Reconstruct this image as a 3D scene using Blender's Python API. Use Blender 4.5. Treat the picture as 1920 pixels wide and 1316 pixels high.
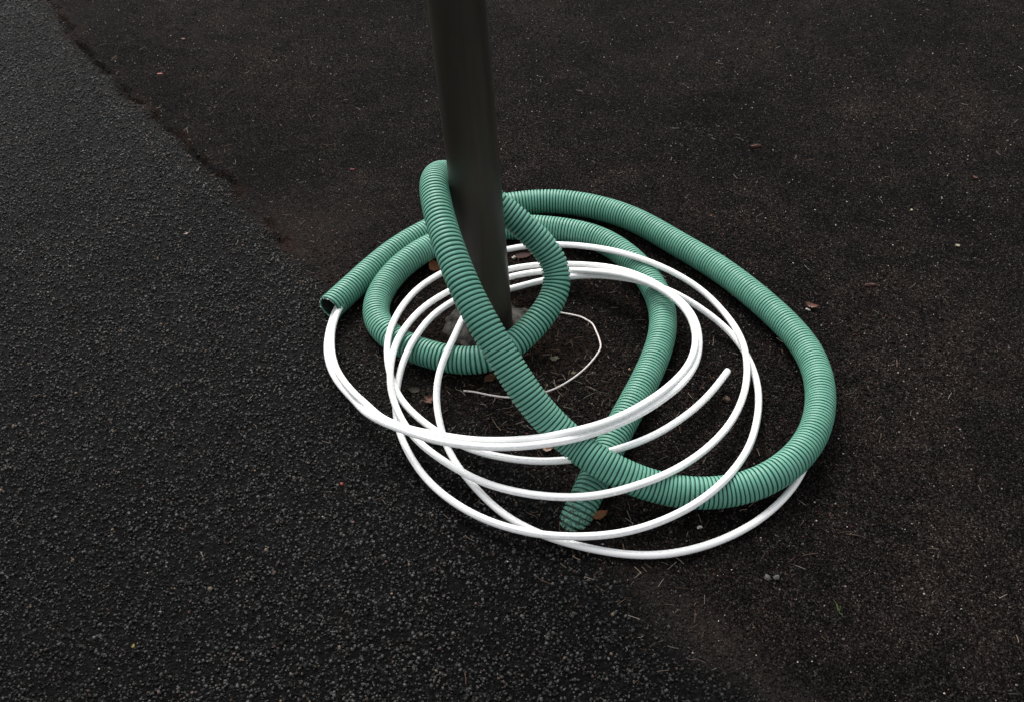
import bpy, bmesh, math, random
import numpy as np
from mathutils import Vector, Matrix, noise
rnd = random.Random(7)
rng = np.random.default_rng(11)
S = bpy.context.scene
C = S.collection
for o in list(bpy.data.objects): bpy.data.objects.remove(o)

# ------------------------------------------------------------ camera
PITCH, ROLL, CAMH = math.radians(42.5), math.radians(4.0), 1.63
cd = bpy.data.cameras.new('camera'); cam = bpy.data.objects.new('camera', cd); C.objects.link(cam)
fw = Vector((0, math.cos(PITCH), -math.sin(PITCH))); rt = Vector((1, 0, 0)); up = rt.cross(fw)
r2 = rt*math.cos(ROLL) - up*math.sin(ROLL); u2 = rt*math.sin(ROLL) + up*math.cos(ROLL)
cam.matrix_world = Matrix(((r2.x, u2.x, -fw.x, 0), (r2.y, u2.y, -fw.y, -CAMH/math.tan(PITCH)),
                           (r2.z, u2.z, -fw.z, CAMH), (0, 0, 0, 1)))
cd.sensor_width = 36; cd.lens = 36*2000/1920; cd.clip_start = .02; cd.clip_end = 500
S.camera = cam

# ------------------------------------------------------------ sky, sun, exposure (overcast)
SUN_EL, SUN_AZ = math.radians(50), math.radians(-14)      # azimuth from +Y towards +X
w = bpy.data.worlds.new("World"); S.world = w; w.use_nodes = True
nt = w.node_tree; nt.nodes.clear()
sky = nt.nodes.new('ShaderNodeTexSky'); sky.sky_type = 'NISHITA'; sky.sun_disc = False
sky.sun_elevation = SUN_EL; sky.sun_rotation = SUN_AZ; sky.dust_density = 3.0; sky.air_density = 1.0
hs = nt.nodes.new('ShaderNodeHueSaturation'); hs.inputs['Saturation'].default_value = .12
bg = nt.nodes.new('ShaderNodeBackground'); bg.inputs[1].default_value = .13
wo = nt.nodes.new('ShaderNodeOutputWorld')
nt.links.new(sky.outputs[0], hs.inputs['Color']); nt.links.new(hs.outputs[0], bg.inputs[0]); nt.links.new(bg.outputs[0], wo.inputs[0])
sd = bpy.data.lights.new('sun', 'SUN'); sd.energy = 1.3; sd.angle = math.radians(28); sd.color = (1, .97, .93)
sun = bpy.data.objects.new('sun', sd); C.objects.link(sun)
sdir = Vector((math.sin(SUN_AZ)*math.cos(SUN_EL), math.cos(SUN_AZ)*math.cos(SUN_EL), math.sin(SUN_EL)))
sun.rotation_euler = sdir.to_track_quat('Z', 'Y').to_euler(); sun.location = sdir*6
S.view_settings.view_transform = 'Standard'; S.view_settings.look = 'None'
S.view_settings.exposure = 1.05; S.view_settings.gamma = 1.0
S.render.engine = 'CYCLES'
S.render.resolution_x = 1024; S.render.resolution_y = 701

# ------------------------------------------------------------ helpers
def tag(o, label=None, cat=None, group=None, kind=None):
    if label: o['label'] = label
    if cat: o['category'] = cat
    if group: o['group'] = group
    if kind: o['kind'] = kind
    return o
def mesh_obj(name, V, Fq, mat, parent=None, smooth=True, attrs=None, flat_from=None):
    """V (n,3) array; Fq list of (m,k) int arrays."""
    V = np.asarray(V, np.float32); me = bpy.data.meshes.new(name)
    me.vertices.add(len(V)); me.vertices.foreach_set('co', V.ravel())
    loops = np.concatenate([f.ravel() for f in Fq]).astype(np.int32)
    tot = np.concatenate([np.full(len(f), f.shape[1]) for f in Fq]).astype(np.int32)
    st = np.concatenate([[0], np.cumsum(tot)[:-1]]).astype(np.int32)
    me.loops.add(len(loops)); me.loops.foreach_set('vertex_index', loops)
    me.polygons.add(len(tot)); me.polygons.foreach_set('loop_start', st); me.polygons.foreach_set('loop_total', tot)
    me.polygons.foreach_set('use_smooth', np.full(len(tot), smooth, dtype=bool))
    for k, (typ, arr) in (attrs or {}).items():
        a = me.attributes.new(k, typ, 'POINT')
        a.data.foreach_set('color' if typ == 'FLOAT_COLOR' else 'value', np.asarray(arr, np.float32).ravel())
    if flat_from is not None: me.polygons.foreach_set('use_smooth', np.arange(len(tot)) < flat_from)
    me.update(calc_edges=True); me.validate()
    if mat: me.materials.append(mat)
    o = bpy.data.objects.new(name, me); C.objects.link(o)
    if parent: o.parent = parent
    return o
def spline(pts, ds):
    p = np.array(pts, float)/1000.; q = np.vstack([2*p[0]-p[1], p, 2*p[-1]-p[-2]]); out = []
    for i in range(1, len(q)-2):
        a, b, c, d = q[i-1:i+3]
        for t in np.linspace(0, 1, 12, endpoint=False):
            out.append(.5*((2*b)+(-a+c)*t+(2*a-5*b+4*c-d)*t*t+(-a+3*b-3*c+d)*t**3))
    out.append(q[-2]); out = np.array(out)
    L = np.r_[0, np.cumsum(np.linalg.norm(np.diff(out, axis=0), axis=1))]
    n = max(2, int(round(L[-1]/ds))); s = np.linspace(0, L[-1], n+1)
    return np.stack([np.interp(s, L, out[:, k]) for k in range(3)], 1), s
def frames(X):
    T = np.gradient(X, axis=0); T /= np.linalg.norm(T, axis=1)[:, None]
    k = max(1, 5)
    N = np.zeros_like(X); n = np.cross(T[0], [0, 0, 1.]); n = np.cross(n, T[0]); n /= np.linalg.norm(n)
    for i in range(len(X)):
        n = n - T[i]*(n@T[i]); n /= np.linalg.norm(n); N[i] = n
    return T, N, np.cross(T, N)
def at_s(X, s, q):
    return np.stack([np.interp(q, s, X[:, k]) for k in range(3)], 1)
def tube_grid(P0, N, B, rad, seg):
    a = np.linspace(0, 2*math.pi, seg, endpoint=False)
    rad = np.asarray(rad); rad = rad[:, None] if rad.ndim == 1 else rad
    V = P0[:, None, :] + rad[..., None]*(np.cos(a)[None, :, None]*N[:, None, :]+np.sin(a)[None, :, None]*B[:, None, :])
    m = len(P0); i = np.arange(m-1)[:, None]*seg; j = np.arange(seg)[None, :]; k = (j+1) % seg
    F = np.stack([i+j, i+seg+j, i+seg+k, i+k], -1).reshape(-1, 4)
    return V.reshape(-1, 3), F, np.tile(a, (m, 1)).ravel()
def mat(name):
    m = bpy.data.materials.new(name); m.use_nodes = True; n = m.node_tree
    return m, n, n.nodes['Principled BSDF'], n.links.new
def N_(n, t, **kw):
    x = n.nodes.new(t)
    for k, v in kw.items(): setattr(x, k, v)
    return x
def ramp(n, fac, stops, link):
    r = N_(n, 'ShaderNodeValToRGB'); e = r.color_ramp.elements
    while len(e) < len(stops): e.new(.5)
    for i, (p, c) in enumerate(stops): e[i].position = p; e[i].color = (*c, 1) if len(c) == 3 else c
    link(fac, r.inputs[0]); return r.outputs[0]
def noise_(n, scale, link, detail=4, rough=.6, vec=None):
    t = N_(n, 'ShaderNodeTexNoise'); t.inputs['Scale'].default_value = scale; t.inputs['Detail'].default_value = detail
    t.inputs['Roughness'].default_value = rough
    if vec is not None: link(vec, t.inputs['Vector'])
    return t.outputs['Fac']
def mixc(n, fac, a, b, link, mode='MIX'):
    m = N_(n, 'ShaderNodeMix', data_type='RGBA', blend_type=mode)
    for s, v in ((0, fac), (6, a), (7, b)):
        if isinstance(v, (int, float)): m.inputs[s].default_value = v
        elif isinstance(v, tuple): m.inputs[s].default_value = (*v, 1)
        else: link(v, m.inputs[s])
    return m.outputs[2]
def math_(n, op, a, b, link, clamp=False):
    m = N_(n, 'ShaderNodeMath', operation=op, use_clamp=clamp)
    for s, v in ((0, a), (1, b)):
        if isinstance(v, (int, float)): m.inputs[s].default_value = v
        else: link(v, m.inputs[s])
    return m.outputs[0]
def attr(n, name):
    a = N_(n, 'ShaderNodeAttribute'); a.attribute_name = name; return a

# ------------------------------------------------------------ measured centre lines (millimetres)
DUCT = [(-420.7,157.4,32),(-412.3,169.8,32),(-403.9,182.3,32),(-395.5,194.7,32),(-387.1,207.1,31.9),(-378.8,219.6,31.9),(-370.5,232.1,31.9),(-362.2,244.6,31.8),(-353.8,257.1,31.8),(-345.5,269.5,31.7),(-337.1,281.9,31.6),(-328.5,294.3,31.6),(-319.8,306.5,31.5),(-310.9,318.5,31.5),(-301.8,330.4,31.5),(-292.4,342.1,31.5),(-282.7,353.6,31.5),(-272.7,364.7,31.5),(-262.4,375.7,31.5),(-251.8,386.3,31.5),(-240.9,396.6,31.5),(-229.7,406.5,31.5),(-218.2,416.1,31.5),(-206.4,425.4,31.5),(-194.5,434.5,31.6),(-182.3,443.2,31.7),(-169.9,451.7,31.8),(-157.3,459.9,31.8),(-144.6,467.9,31.9),(-131.7,475.5,31.9),(-118.6,482.8,31.9),(-105.3,489.6,31.9),(-91.7,495.9,32),(-77.8,501.7,32),(-63.8,507,32),(-49.5,511.6,32),(-35.1,515.8,32),(-20.6,519.4,32),(-5.9,522.6,32),(8.8,525.2,32),(23.7,527.5,32),(38.5,529.3,32),(53.5,530.7,32),(68.5,531.5,32),(83.4,531.8,32),(98.4,531.4,32),(113.4,530.4,32),(128.3,528.6,32),(143.1,526.1,32),(157.7,522.8,32),(172.1,518.7,32),(186.3,513.9,32),(200.3,508.5,32),(214.1,502.5,32),(227.6,496,32),(240.8,489,32),(253.9,481.6,32),(266.7,473.8,32),(279.2,465.5,32),(291.4,456.9,32),(303.3,447.7,32),(314.9,438.2,32),(326,428.1,32),(336.8,417.7,32),(347.2,406.9,32),(357.2,395.8,32),(367,384.3,32),(376.4,372.7,32),(385.7,360.9,32),(394.9,349.1,32),(404,337.1,32),(413.1,325.2,32),(422.2,313.3,32),(431.4,301.5,32),(440.7,289.7,32),(450,277.9,32),(459.2,266.1,32),(468.4,254.2,32),(477.4,242.2,32),(486.3,230.2,32),(494.9,217.9,32),(503.4,205.5,32),(511.6,193,32),(519.7,180.4,32),(527.5,167.5,32),(535.1,154.6,32),(542.5,141.6,32),(549.7,128.4,32),(556.8,115.2,32),(563.7,101.9,32),(570.4,88.5,32.1),(577.1,75.1,32.1),(583.6,61.5,32.1),(589.9,47.9,32.1),(596.1,34.3,32.2),(602,20.5,32.3),(607.8,6.7,32.4),(613.2,-7.3,32.5),(618.3,-21.4,32.7),(623.1,-35.6,33),(627.4,-50,33.3),(631.2,-64.5,33.7),(634.4,-79.1,34.1),(637.1,-93.9,34.7),(639.1,-108.7,35.2),(640.4,-123.7,35.9),(641.2,-138.6,36.5),(641.3,-153.6,37.2),(640.7,-168.6,37.9),(639.7,-183.5,38.5),(638,-198.4,39.2),(635.8,-213.2,39.9),(633.1,-228,40.6),(629.9,-242.6,41.3),(626.2,-257.1,41.9),(622,-271.5,42.6),(617.3,-285.7,43.3),(612.1,-299.8,44),(606.4,-313.6,44.6),(600.1,-327.2,45.3),(593.3,-340.5,45.9),(585.9,-353.6,46.5),(577.8,-366.2,47),(569.1,-378.4,47.4),(559.8,-390.2,47.8),(549.9,-401.5,48),(539.4,-412.2,48.1),(528.4,-422.3,48.1),(516.7,-431.7,47.8),(504.5,-440.5,47.3),(491.9,-448.4,46.5),(478.6,-455.4,45.5),(465,-461.5,44.2),(450.9,-466.4,42.6),(436.5,-470.2,40.7),(421.9,-472.9,38.8),(407.1,-474.9,37.3),(392.2,-476.6,36.8),(377.3,-478.1,37.1),(362.4,-479,37.9),(347.4,-479.2,38.9),(332.5,-478.5,40.1),(317.6,-477.2,41.5),(302.8,-475.1,43),(288.2,-472.4,44.8),(273.7,-469.2,47.1),(259.4,-465.9,50.1),(245.3,-462.5,53.9),(231.4,-459,58.3),(217.8,-455.2,63.2),(204.4,-450.9,68.4),(191.2,-446,73.5),(178.2,-440.4,78.6),(165.6,-434,83.7),(153.3,-426.9,88.5),(141.4,-419,92.9),(129.9,-410.2,97),(118.8,-401.1,101.2),(107.7,-392.6,106.6),(96.9,-385.1,113.8),(86.4,-378.6,122.2),(76.2,-372.1,131.1),(66.3,-365.5,140.3),(56.8,-358.7,149.6),(47.6,-351.5,159.1),(38.8,-344.1,168.7),(30.5,-336.4,178.5),(22.4,-328.3,188.2),(14.8,-319.8,197.9),(7.3,-311,207.5),(0.1,-302.1,217.2),(-7,-293.1,226.9),(-14,-284.2,236.7),(-20.9,-275.2,246.5),(-27.8,-266.1,256.2),(-34.6,-256.8,265.8),(-41.3,-247.2,275.2),(-47.9,-237.4,284.4),(-54.3,-227.2,293.4),(-60.5,-216.7,302.1),(-66.5,-205.9,310.6),(-72.2,-194.7,318.8),(-77.6,-183.1,326.6),(-82.7,-171.2,334.2),(-87.6,-159,341.4),(-92.3,-146.5,348.3),(-96.7,-133.7,354.8),(-100.9,-120.7,360.9),(-104.9,-107.4,366.5),(-108.7,-93.8,371.5),(-112.2,-79.9,375.9),(-115.6,-65.8,379.7),(-118.8,-51.5,382.9),(-121.8,-37.1,385.7),(-124.5,-22.5,388.1),(-127,-7.9,390.2),(-129.3,6.9,391.8),(-131.3,21.7,393),(-133.1,36.6,393.8),(-134.6,51.5,394),(-135.8,66.4,393.7),(-136.6,81.4,392.7),(-136.9,96.2,391),(-136.8,111,388.6),(-135.9,125.6,385.2),(-134.2,139.9,381),(-131.6,153.7,375.8),(-127.8,166.9,369.7),(-122.7,179.1,362.6),(-116.1,189.8,354.5),(-108,198.7,345.7),(-98.5,205.4,336.3),(-87.8,209.7,326.6),(-76.4,211.5,317.1),(-64.7,211.3,307.7),(-52.9,209.5,298.6),(-41.3,206.4,289.8),(-29.7,202.5,281),(-18.4,198,272.3),(-7.2,193.2,263.5),(3.8,188.2,254.6),(14.7,183.2,245.6),(25.5,178,236.6),(36.2,172.8,227.5),(46.8,167.5,218.3),(57.1,162.2,208.8),(67.2,156.8,199.1),(76.9,151.3,189.1),(85.9,145.5,178.6),(94.2,139.2,167.8),(101.3,132.3,156.6),(106.9,124.5,145.1),(110.8,115.9,133.5),(112.2,106.2,122.1),(111.2,95.8,111.4),(107.9,84.9,101.7),(102.6,73.9,93),(95.7,63,85.3),(87.7,52.3,78.5),(78.8,41.8,72.5),(69.4,31.5,67.2),(59.4,21.3,62.4),(49.1,11.3,58.2),(38.5,1.4,54.4),(27.7,-8.4,51),(16.5,-17.9,48),(4.8,-27,45.3),(-7.2,-35.5,42.9),(-20,-43.2,40.9),(-33.3,-49.7,39.1),(-47.4,-54.7,37.7),(-62,-58,36.5),(-76.8,-59.4,35.5),(-91.8,-58.8,34.8),(-106.6,-56.7,34.1),(-121.2,-53.1,33.5),(-135.5,-48.6,33.1),(-149.5,-43.4,32.9),(-163.3,-37.4,32.8),(-176.7,-30.8,32.6),(-189.8,-23.5,32.3),(-202.6,-15.6,31.9),(-215,-7.3,31.7),(-227.2,1.5,31.6),(-238.9,10.8,31.5),(-250.2,20.7,31.5),(-261,31.1,31.5),(-271.2,42.1,31.6),(-280.5,53.9,31.7),(-288.8,66.3,31.8),(-296,79.5,31.9),(-301.8,93.3,32),(-306.1,107.7,32),(-308.9,122.4,32.1),(-310.2,137.3,32.2),(-310,152.3,32.4),(-308.7,167.3,32.5),(-306.1,182,32.7),(-302.6,196.6,33),(-298.2,210.9,33.4),(-292.9,225,33.9),(-286.8,238.6,34.6),(-279.8,251.8,35.6),(-271.9,264.6,36.8),(-263.5,276.9,38.1),(-254.5,288.9,39),(-245.2,300.6,39.6),(-235.6,312.1,39.9),(-225.6,323.3,39.9),(-215.3,334.1,39.7),(-204.5,344.6,39.3),(-193.4,354.6,38.6),(-182,364.3,37.7),(-170.2,373.5,36.6),(-157.9,382.1,35.6),(-145.1,389.9,34.7),(-131.9,396.9,34),(-118.3,403.1,33.5),(-104.4,408.7,33.1),(-90.2,413.5,32.8),(-75.8,417.7,32.6),(-61.2,421.1,32.4),(-46.5,424,32.3),(-31.6,426.1,32.2),(-16.7,427.5,32.2),(-1.7,428.1,32.1),(13.3,428.1,32.1),(28.3,427.3,32.1),(43.2,425.9,32.1),(58.1,423.9,32),(72.8,421.3,32),(87.5,418.1,32),(102,414.5,32),(116.5,410.4,32),(130.8,406,32),(145,401.1,32),(159,395.7,32),(172.8,389.9,32),(186.4,383.5,32),(199.6,376.4,32),(212.3,368.5,32),(224.6,359.8,32),(236.2,350.4,32),(247.1,340.1,32),(257.3,329.1,32),(266.9,317.6,32),(275.9,305.6,31.9),(284.3,293.1,31.9),(292.1,280.4,31.9),(299.5,267.3,31.8),(306.5,254.1,31.8),(313,240.5,31.7),(319,226.8,31.6),(324.5,212.8,31.6),(329.4,198.7,31.5),(333.9,184.4,31.5),(337.7,169.9,31.6),(341,155.2,31.6),(343.7,140.5,31.6),(345.9,125.7,31.5),(347.5,110.7,31.5),(348.5,95.8,31.5),(348.9,80.8,31.6),(348.6,65.8,31.7),(347.7,50.8,31.7),(346.2,35.9,31.8),(344,21.1,31.9),(341.2,6.3,31.9),(337.9,-8.3,31.9),(334,-22.8,31.9),(329.6,-37.1,32),(324.8,-51.3,32),(319.7,-65.4,32),(314.2,-79.3,32),(308.4,-93.2,32),(302.4,-106.9,32),(296.1,-120.6,32),(289.7,-134.1,32),(283.2,-147.6,32),(276.5,-161,32),(269.7,-174.4,32),(262.7,-187.7,32),(255.7,-200.9,32),(248.6,-214.1,31.9),(241.4,-227.3,31.9),(234.2,-240.5,31.9),(227.1,-253.7,31.8),(219.9,-266.8,31.7),(212.8,-280,31.5),(205.7,-293.3,31.2),(198.6,-306.4,30.5),(191.5,-319.6,29.6),(184.4,-332.8,28.6),(177.4,-346,27.5),(170.4,-359.2,26.3),(163.4,-372.4,24.9),(156.4,-385.6,23.4),(149.5,-398.8,21.7),(142.6,-411.9,19.6),(135.6,-425,17.1),(128.5,-437.8,14),(121.4,-450.4,10),(114.1,-462.5,4.9),(106.8,-473.7,-1.7),(99.6,-483.7,-10.2),(92.7,-491.8,-20.7),(86.4,-497.6,-33),(80.6,-501.5,-46.3),(75.3,-504.4,-60)]
TUBE_A = [(-359.7,258.2,26),(-368.1,245.8,25.3),(-376.3,233.3,24.6),(-383.9,220.4,23.9),(-391,207.2,23.2),(-397.1,193.6,22.5),(-402.5,179.6,21.8),(-406.8,165.3,21),(-410.5,150.8,20.2),(-413.5,136.1,19.4),(-416,121.3,18.7),(-418,106.5,17.9),(-419.5,91.6,17.3),(-420.4,76.7,16.7),(-420.8,61.7,16.3),(-420.4,46.7,16.1),(-419.4,31.8,16),(-417.5,16.9,16.1),(-415,2.1,16.3),(-411.7,-12.5,16.7),(-407.8,-27,17.2),(-403.1,-41.2,17.9),(-397.8,-55.2,18.8),(-391.9,-68.9,19.9),(-385.4,-82.3,21.1),(-378.5,-95.6,22.7),(-371.3,-108.6,24.5),(-363.9,-121.4,26.5),(-356.2,-134.2,28.6),(-348.5,-146.8,30.7),(-340.9,-159.6,33),(-333.9,-172.4,36.2),(-327.4,-185.2,40.4),(-321,-197.8,45.5),(-314.5,-210.1,50.9),(-307.3,-222.1,56.4),(-299.3,-233.8,61.3),(-290.1,-244.9,65.3),(-280,-255.5,68.4),(-269.2,-265.6,71),(-258,-275.2,73.7),(-246.6,-284.6,76.3),(-235,-293.7,78.8),(-223.2,-302.7,81.2),(-211.3,-311.5,83.5),(-199.2,-320,85.7),(-186.9,-328.3,87.9),(-174.4,-336.3,90.1),(-161.6,-343.8,92.4),(-148.6,-350.9,94.8),(-135.5,-357.6,97.2),(-122.1,-363.9,99.8),(-108.6,-370,102.4),(-95.1,-375.7,105.1),(-81.5,-381.3,108),(-67.8,-386.6,111),(-54.1,-391.7,114.3),(-40.3,-396.4,117.7),(-26.4,-400.9,121.2),(-12.4,-404.8,124.7),(1.7,-408.4,128.3),(16,-411.5,131.9),(30.2,-414.3,135.6),(44.6,-416.7,139.2),(59.1,-418.3,142.4),(74,-418.4,144.3),(88.8,-416.5,144.5),(103,-412.3,142.8),(116.6,-406.6,139.9),(129.3,-399.7,136.2),(141.8,-392.3,132.2),(153.9,-384.5,128.1),(165.9,-376.5,124),(177.8,-368.3,119.9),(189.4,-359.8,115.9),(201,-351.1,111.9),(212.3,-342.1,108),(223.5,-332.9,104.1),(234.5,-323.5,100.3),(245.5,-313.9,96.7),(256.4,-304.2,93.3),(267.1,-294.3,90),(277.8,-284.3,87),(288.4,-274,84.1),(298.9,-263.7,81.5),(309.5,-253.3,79.3),(320.2,-242.9,77.7),(330.7,-232.3,76.3),(340.5,-221.1,74.5),(349.5,-209.3,72.2),(357.9,-197.2,69.7),(365.9,-184.7,67.4),(373.5,-171.9,65.6),(380.7,-158.8,64.4),(387.1,-145.3,63.7),(392.7,-131.4,63.2),(397.4,-117.2,62.8),(401.3,-102.7,62.8),(404.4,-88.1,63.1),(406.8,-73.3,63.6),(408.4,-58.4,64.5),(409,-43.5,65.5),(408.6,-28.6,66.8),(406.8,-13.8,68.2),(403.7,0.8,69.7),(399,15,71.3),(393,28.6,72.9),(385.9,41.7,74.5),(377.8,54.2,76.1),(369,66.3,77.6),(359.7,77.9,79.2),(349.8,89.1,80.6),(339.6,100,81.8),(329.3,110.8,82.3),(318.9,121.6,82.1),(308.7,132.5,81.1),(298.5,143.4,79.3),(288.6,154.3,76.8),(278.7,165.2,73.7),(268.8,175.8,70.1),(258.7,186.2,66.3),(248.3,196.3,62.3),(237.5,205.9,58.3),(226.1,214.8,54.4),(214.3,223.2,50.7),(201.8,230.8,47.2),(188.9,237.8,44.1),(175.6,244,41.3),(161.8,249.4,38.9),(147.7,254.1,36.9),(133.3,257.8,35.3),(118.7,260.8,34),(103.9,262.9,33.1),(89,264.2,32.5),(74,264.5,32.1),(59,264.1,32),(44.1,262.7,32),(29.3,260.4,32.3),(14.7,257,32.8),(0.3,252.9,33.5),(-13.8,247.8,34.4),(-27.6,242.1,35.6),(-41,235.6,36.9),(-54.2,228.6,38.4),(-67,221,39.9),(-79.5,212.9,41.5),(-91.7,204.4,43.1),(-103.7,195.4,44.8),(-115.3,186.1,46.4),(-126.7,176.5,48.1),(-137.8,166.6,49.8),(-148.6,156.4,51.5),(-159.2,145.8,53.2),(-169.3,135,54.9),(-179.1,123.7,56.6),(-188.3,112,58.3),(-196.9,99.8,59.9),(-204.9,87.3,61.5),(-212.4,74.4,63),(-219.3,61.2,64.6),(-225.7,47.7,66.2),(-231.8,34.1,67.7),(-237.5,20.3,69),(-242.9,6.4,69.8),(-247.9,-7.8,70),(-252.3,-22.1,69.6),(-256,-36.6,68.7),(-258.9,-51.2,67.3),(-261.2,-65.9,65.6),(-262.9,-80.7,63.6),(-264,-95.5,61.5),(-264.4,-110.3,59),(-264.2,-125,56.1),(-263.2,-139.5,52.7),(-261.3,-153.9,48.8),(-258.4,-168,44.8),(-254.6,-182.1,41.4),(-250.1,-196.1,38.5),(-244.9,-210,36.3),(-239.2,-223.7,34.6),(-233,-237.3,33.4),(-226.2,-250.6,32.5),(-218.7,-263.7,31.9),(-210.6,-276.2,31.5),(-201.9,-288.4,31.2),(-192.7,-300.2,31),(-183,-311.7,30.9),(-173,-322.8,30.9),(-162.6,-333.6,31),(-152,-344.2,31.2),(-141.2,-354.6,31.5),(-130.3,-364.9,32),(-119.2,-374.9,32.6),(-107.9,-384.8,33.5),(-96.5,-394.4,34.6),(-84.9,-403.8,36),(-73.1,-412.9,37.8),(-61.1,-421.6,39.9),(-48.9,-430,42.3),(-36.5,-438,44.9),(-24,-445.7,47.8),(-11.3,-453,50.8),(1.6,-460,53.8),(14.8,-466.6,56.8),(28.2,-472.7,59.7),(41.9,-478.1,62.4),(55.9,-482.9,64.8),(70.1,-487.1,67),(84.5,-490.5,69.1),(99.2,-493.2,71),(113.9,-495.1,72.8),(128.8,-496.1,74.5),(143.7,-496.3,76.2),(158.5,-495.6,77.9),(173.3,-494.2,79.7),(188.1,-492.3,81.7),(202.7,-490,83.8),(217.3,-487.2,85.8),(231.8,-483.6,87.4),(246,-478.8,87.9),(259.6,-472.6,87.1),(272.3,-465.1,84.7),(284.2,-456.7,81.3),(295.4,-447.6,77.2),(306.3,-438.2,72.9),(316.9,-428.5,68.6),(327.4,-418.7,64.5),(337.8,-408.6,60.6),(348.1,-398.4,56.9),(358.3,-387.9,53.5),(368.3,-377.3,50.2),(378.2,-366.4,47.1),(387.9,-355.3,44.2),(397.4,-344.1,41.4),(406.7,-332.6,38.9),(415.7,-320.9,36.5),(424.5,-308.9,34.4),(433,-296.7,32.5),(441.1,-284.2,31),(448.9,-271.5,29.7),(456.4,-258.5,28.7),(463.5,-245.3,27.9),(470.1,-231.9,27.5),(476.3,-218.3,27.2),(482,-204.4,27.2),(487.1,-190.3,27.3),(491.7,-176.1,27.5),(495.7,-161.6,27.8),(499.2,-147,28.1),(502.1,-132.3,28.3),(504.6,-117.6,28.3),(506.5,-102.7,28.4),(507.9,-87.8,28.3),(508.6,-72.8,28.3),(508.5,-57.8,28.2),(507.8,-42.8,27.9),(506.4,-27.9,27.4),(504.6,-13.1,26.6),(502.1,1.7,25.7),(499,16.3,24.9),(495.3,30.8,24.5),(490.8,45.1,24.6),(485.7,59.2,25.1),(479.9,73,26.2),(473.4,86.4,27.6),(466.2,99.4,29.6),(458.2,111.8,32),(449.2,123.5,34.8),(439.4,134.4,38.1),(428.9,144.4,41.7),(417.7,153.6,45.5),(405.9,162,49.5),(393.8,169.8,53.6),(381.3,177.1,57.6),(368.6,184,61.4),(355.7,190.9,64.8),(342.8,198,67.6),(330.1,205.6,69.4),(317.6,213.8,70.2),(305.3,222.5,70.2),(293.3,231.4,69.5),(281.4,240.5,68.3),(269.7,249.7,66.5),(258.2,258.9,64.2),(246.7,268.2,61.4),(235.4,277.5,58.1),(224.1,286.7,54.6),(212.8,295.8,51),(201.2,304.6,47.4),(189.3,313,43.9),(176.7,320.6,40.9),(163.5,327.2,38.3),(149.8,332.7,36.2),(135.6,337.2,34.6),(121,340.5,33.4),(106.2,342.9,32.6),(91.3,344.5,32),(76.4,345.1,31.6),(61.4,344.9,31.4),(46.4,343.8,31.3),(31.6,341.9,31.4),(16.8,339.2,31.5),(2.2,335.8,31.9),(-12.1,331.6,32.3),(-26.3,326.9,32.9),(-40.3,321.4,33.7),(-54,315.3,34.5),(-67.3,308.6,35.5),(-80.3,301.2,36.6),(-92.9,293.2,37.7),(-105.2,284.7,39),(-117.1,275.7,40.3),(-128.8,266.4,41.7),(-140.1,256.7,43.2),(-151.1,246.6,44.8),(-161.8,236.3,46.5),(-172.1,225.6,48.2),(-182,214.4,50),(-191.4,202.9,51.9),(-200.2,190.9,53.8),(-208.4,178.5,55.7),(-215.9,165.7,57.5),(-223,152.6,59.4),(-229.4,139.2,61.1),(-235.5,125.6,62.8),(-241.1,111.7,64.4),(-246.3,97.8,65.9),(-251.1,83.6,67.2),(-255.5,69.4,68.4),(-259.6,55,69.2),(-263.4,40.5,69.5),(-266.9,25.9,69.1),(-269.8,11.3,67.7),(-272,-3.4,65.6),(-273.4,-18,62.7),(-273.9,-32.7,59.5),(-273.5,-47.3,56.2),(-272.4,-61.9,52.9),(-270.5,-76.4,49.9),(-267.9,-91,47.3),(-264.7,-105.4,45.1),(-260.7,-119.7,42.9),(-256,-133.7,40.6),(-250.4,-147.3,37.7),(-243.8,-160.4,34.7),(-236.2,-173,31.8),(-227.9,-185.3,29.4),(-219.1,-197.3,27.8),(-209.8,-209,26.7),(-200.3,-220.6,26),(-190.5,-231.9,25.8),(-180.5,-243,25.9),(-170.2,-253.9,26.2),(-159.6,-264.5,26.4),(-148.4,-274.6,26.3),(-136.9,-284.1,25.8),(-124.8,-293,25.2),(-112.4,-301.4,24.7),(-99.7,-309.3,24.5),(-86.7,-316.8,24.6),(-73.5,-323.8,24.9),(-60,-330.5,25.5),(-46.5,-336.7,26.4),(-32.8,-342.7,27.6),(-19,-348.5,29.1),(-5.2,-354,30.9),(8.7,-359.2,33.1),(22.6,-364.2,35.5),(36.6,-368.7,38.2),(50.8,-372.8,41.1),(65,-376.4,44.2),(79.3,-379.4,47.4),(93.8,-381.8,50.6),(108.3,-383.5,53.8),(122.9,-384.4,56.8),(137.7,-384.4,59.5),(152.5,-383.4,61.7),(167.2,-381.3,63.1),(181.9,-378.1,63.9),(196.2,-373.9,63.8),(210.3,-368.8,63.1),(224,-362.9,61.8),(237.4,-356.3,60.1),(250.2,-348.9,58),(262.7,-341,55.6),(274.9,-332.6,53),(286.6,-323.7,50.4),(298.2,-314.5,47.7),(309.5,-305.1,45.2),(320.7,-295.4,42.7),(331.8,-285.5,40.4),(342.7,-275.5,38.4),(353.5,-265.3,36.5),(364.2,-254.8,34.8),(374.6,-244.2,33.2),(384.8,-233.3,31.8),(394.8,-222.2,30.6),(404.6,-210.9,29.6),(414.1,-199.4,28.7),(423.5,-187.7,27.9),(432.6,-175.8,27.3),(441.6,-163.9,26.8),(450.5,-151.8,26.4),(459.3,-139.7,26)]
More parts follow.
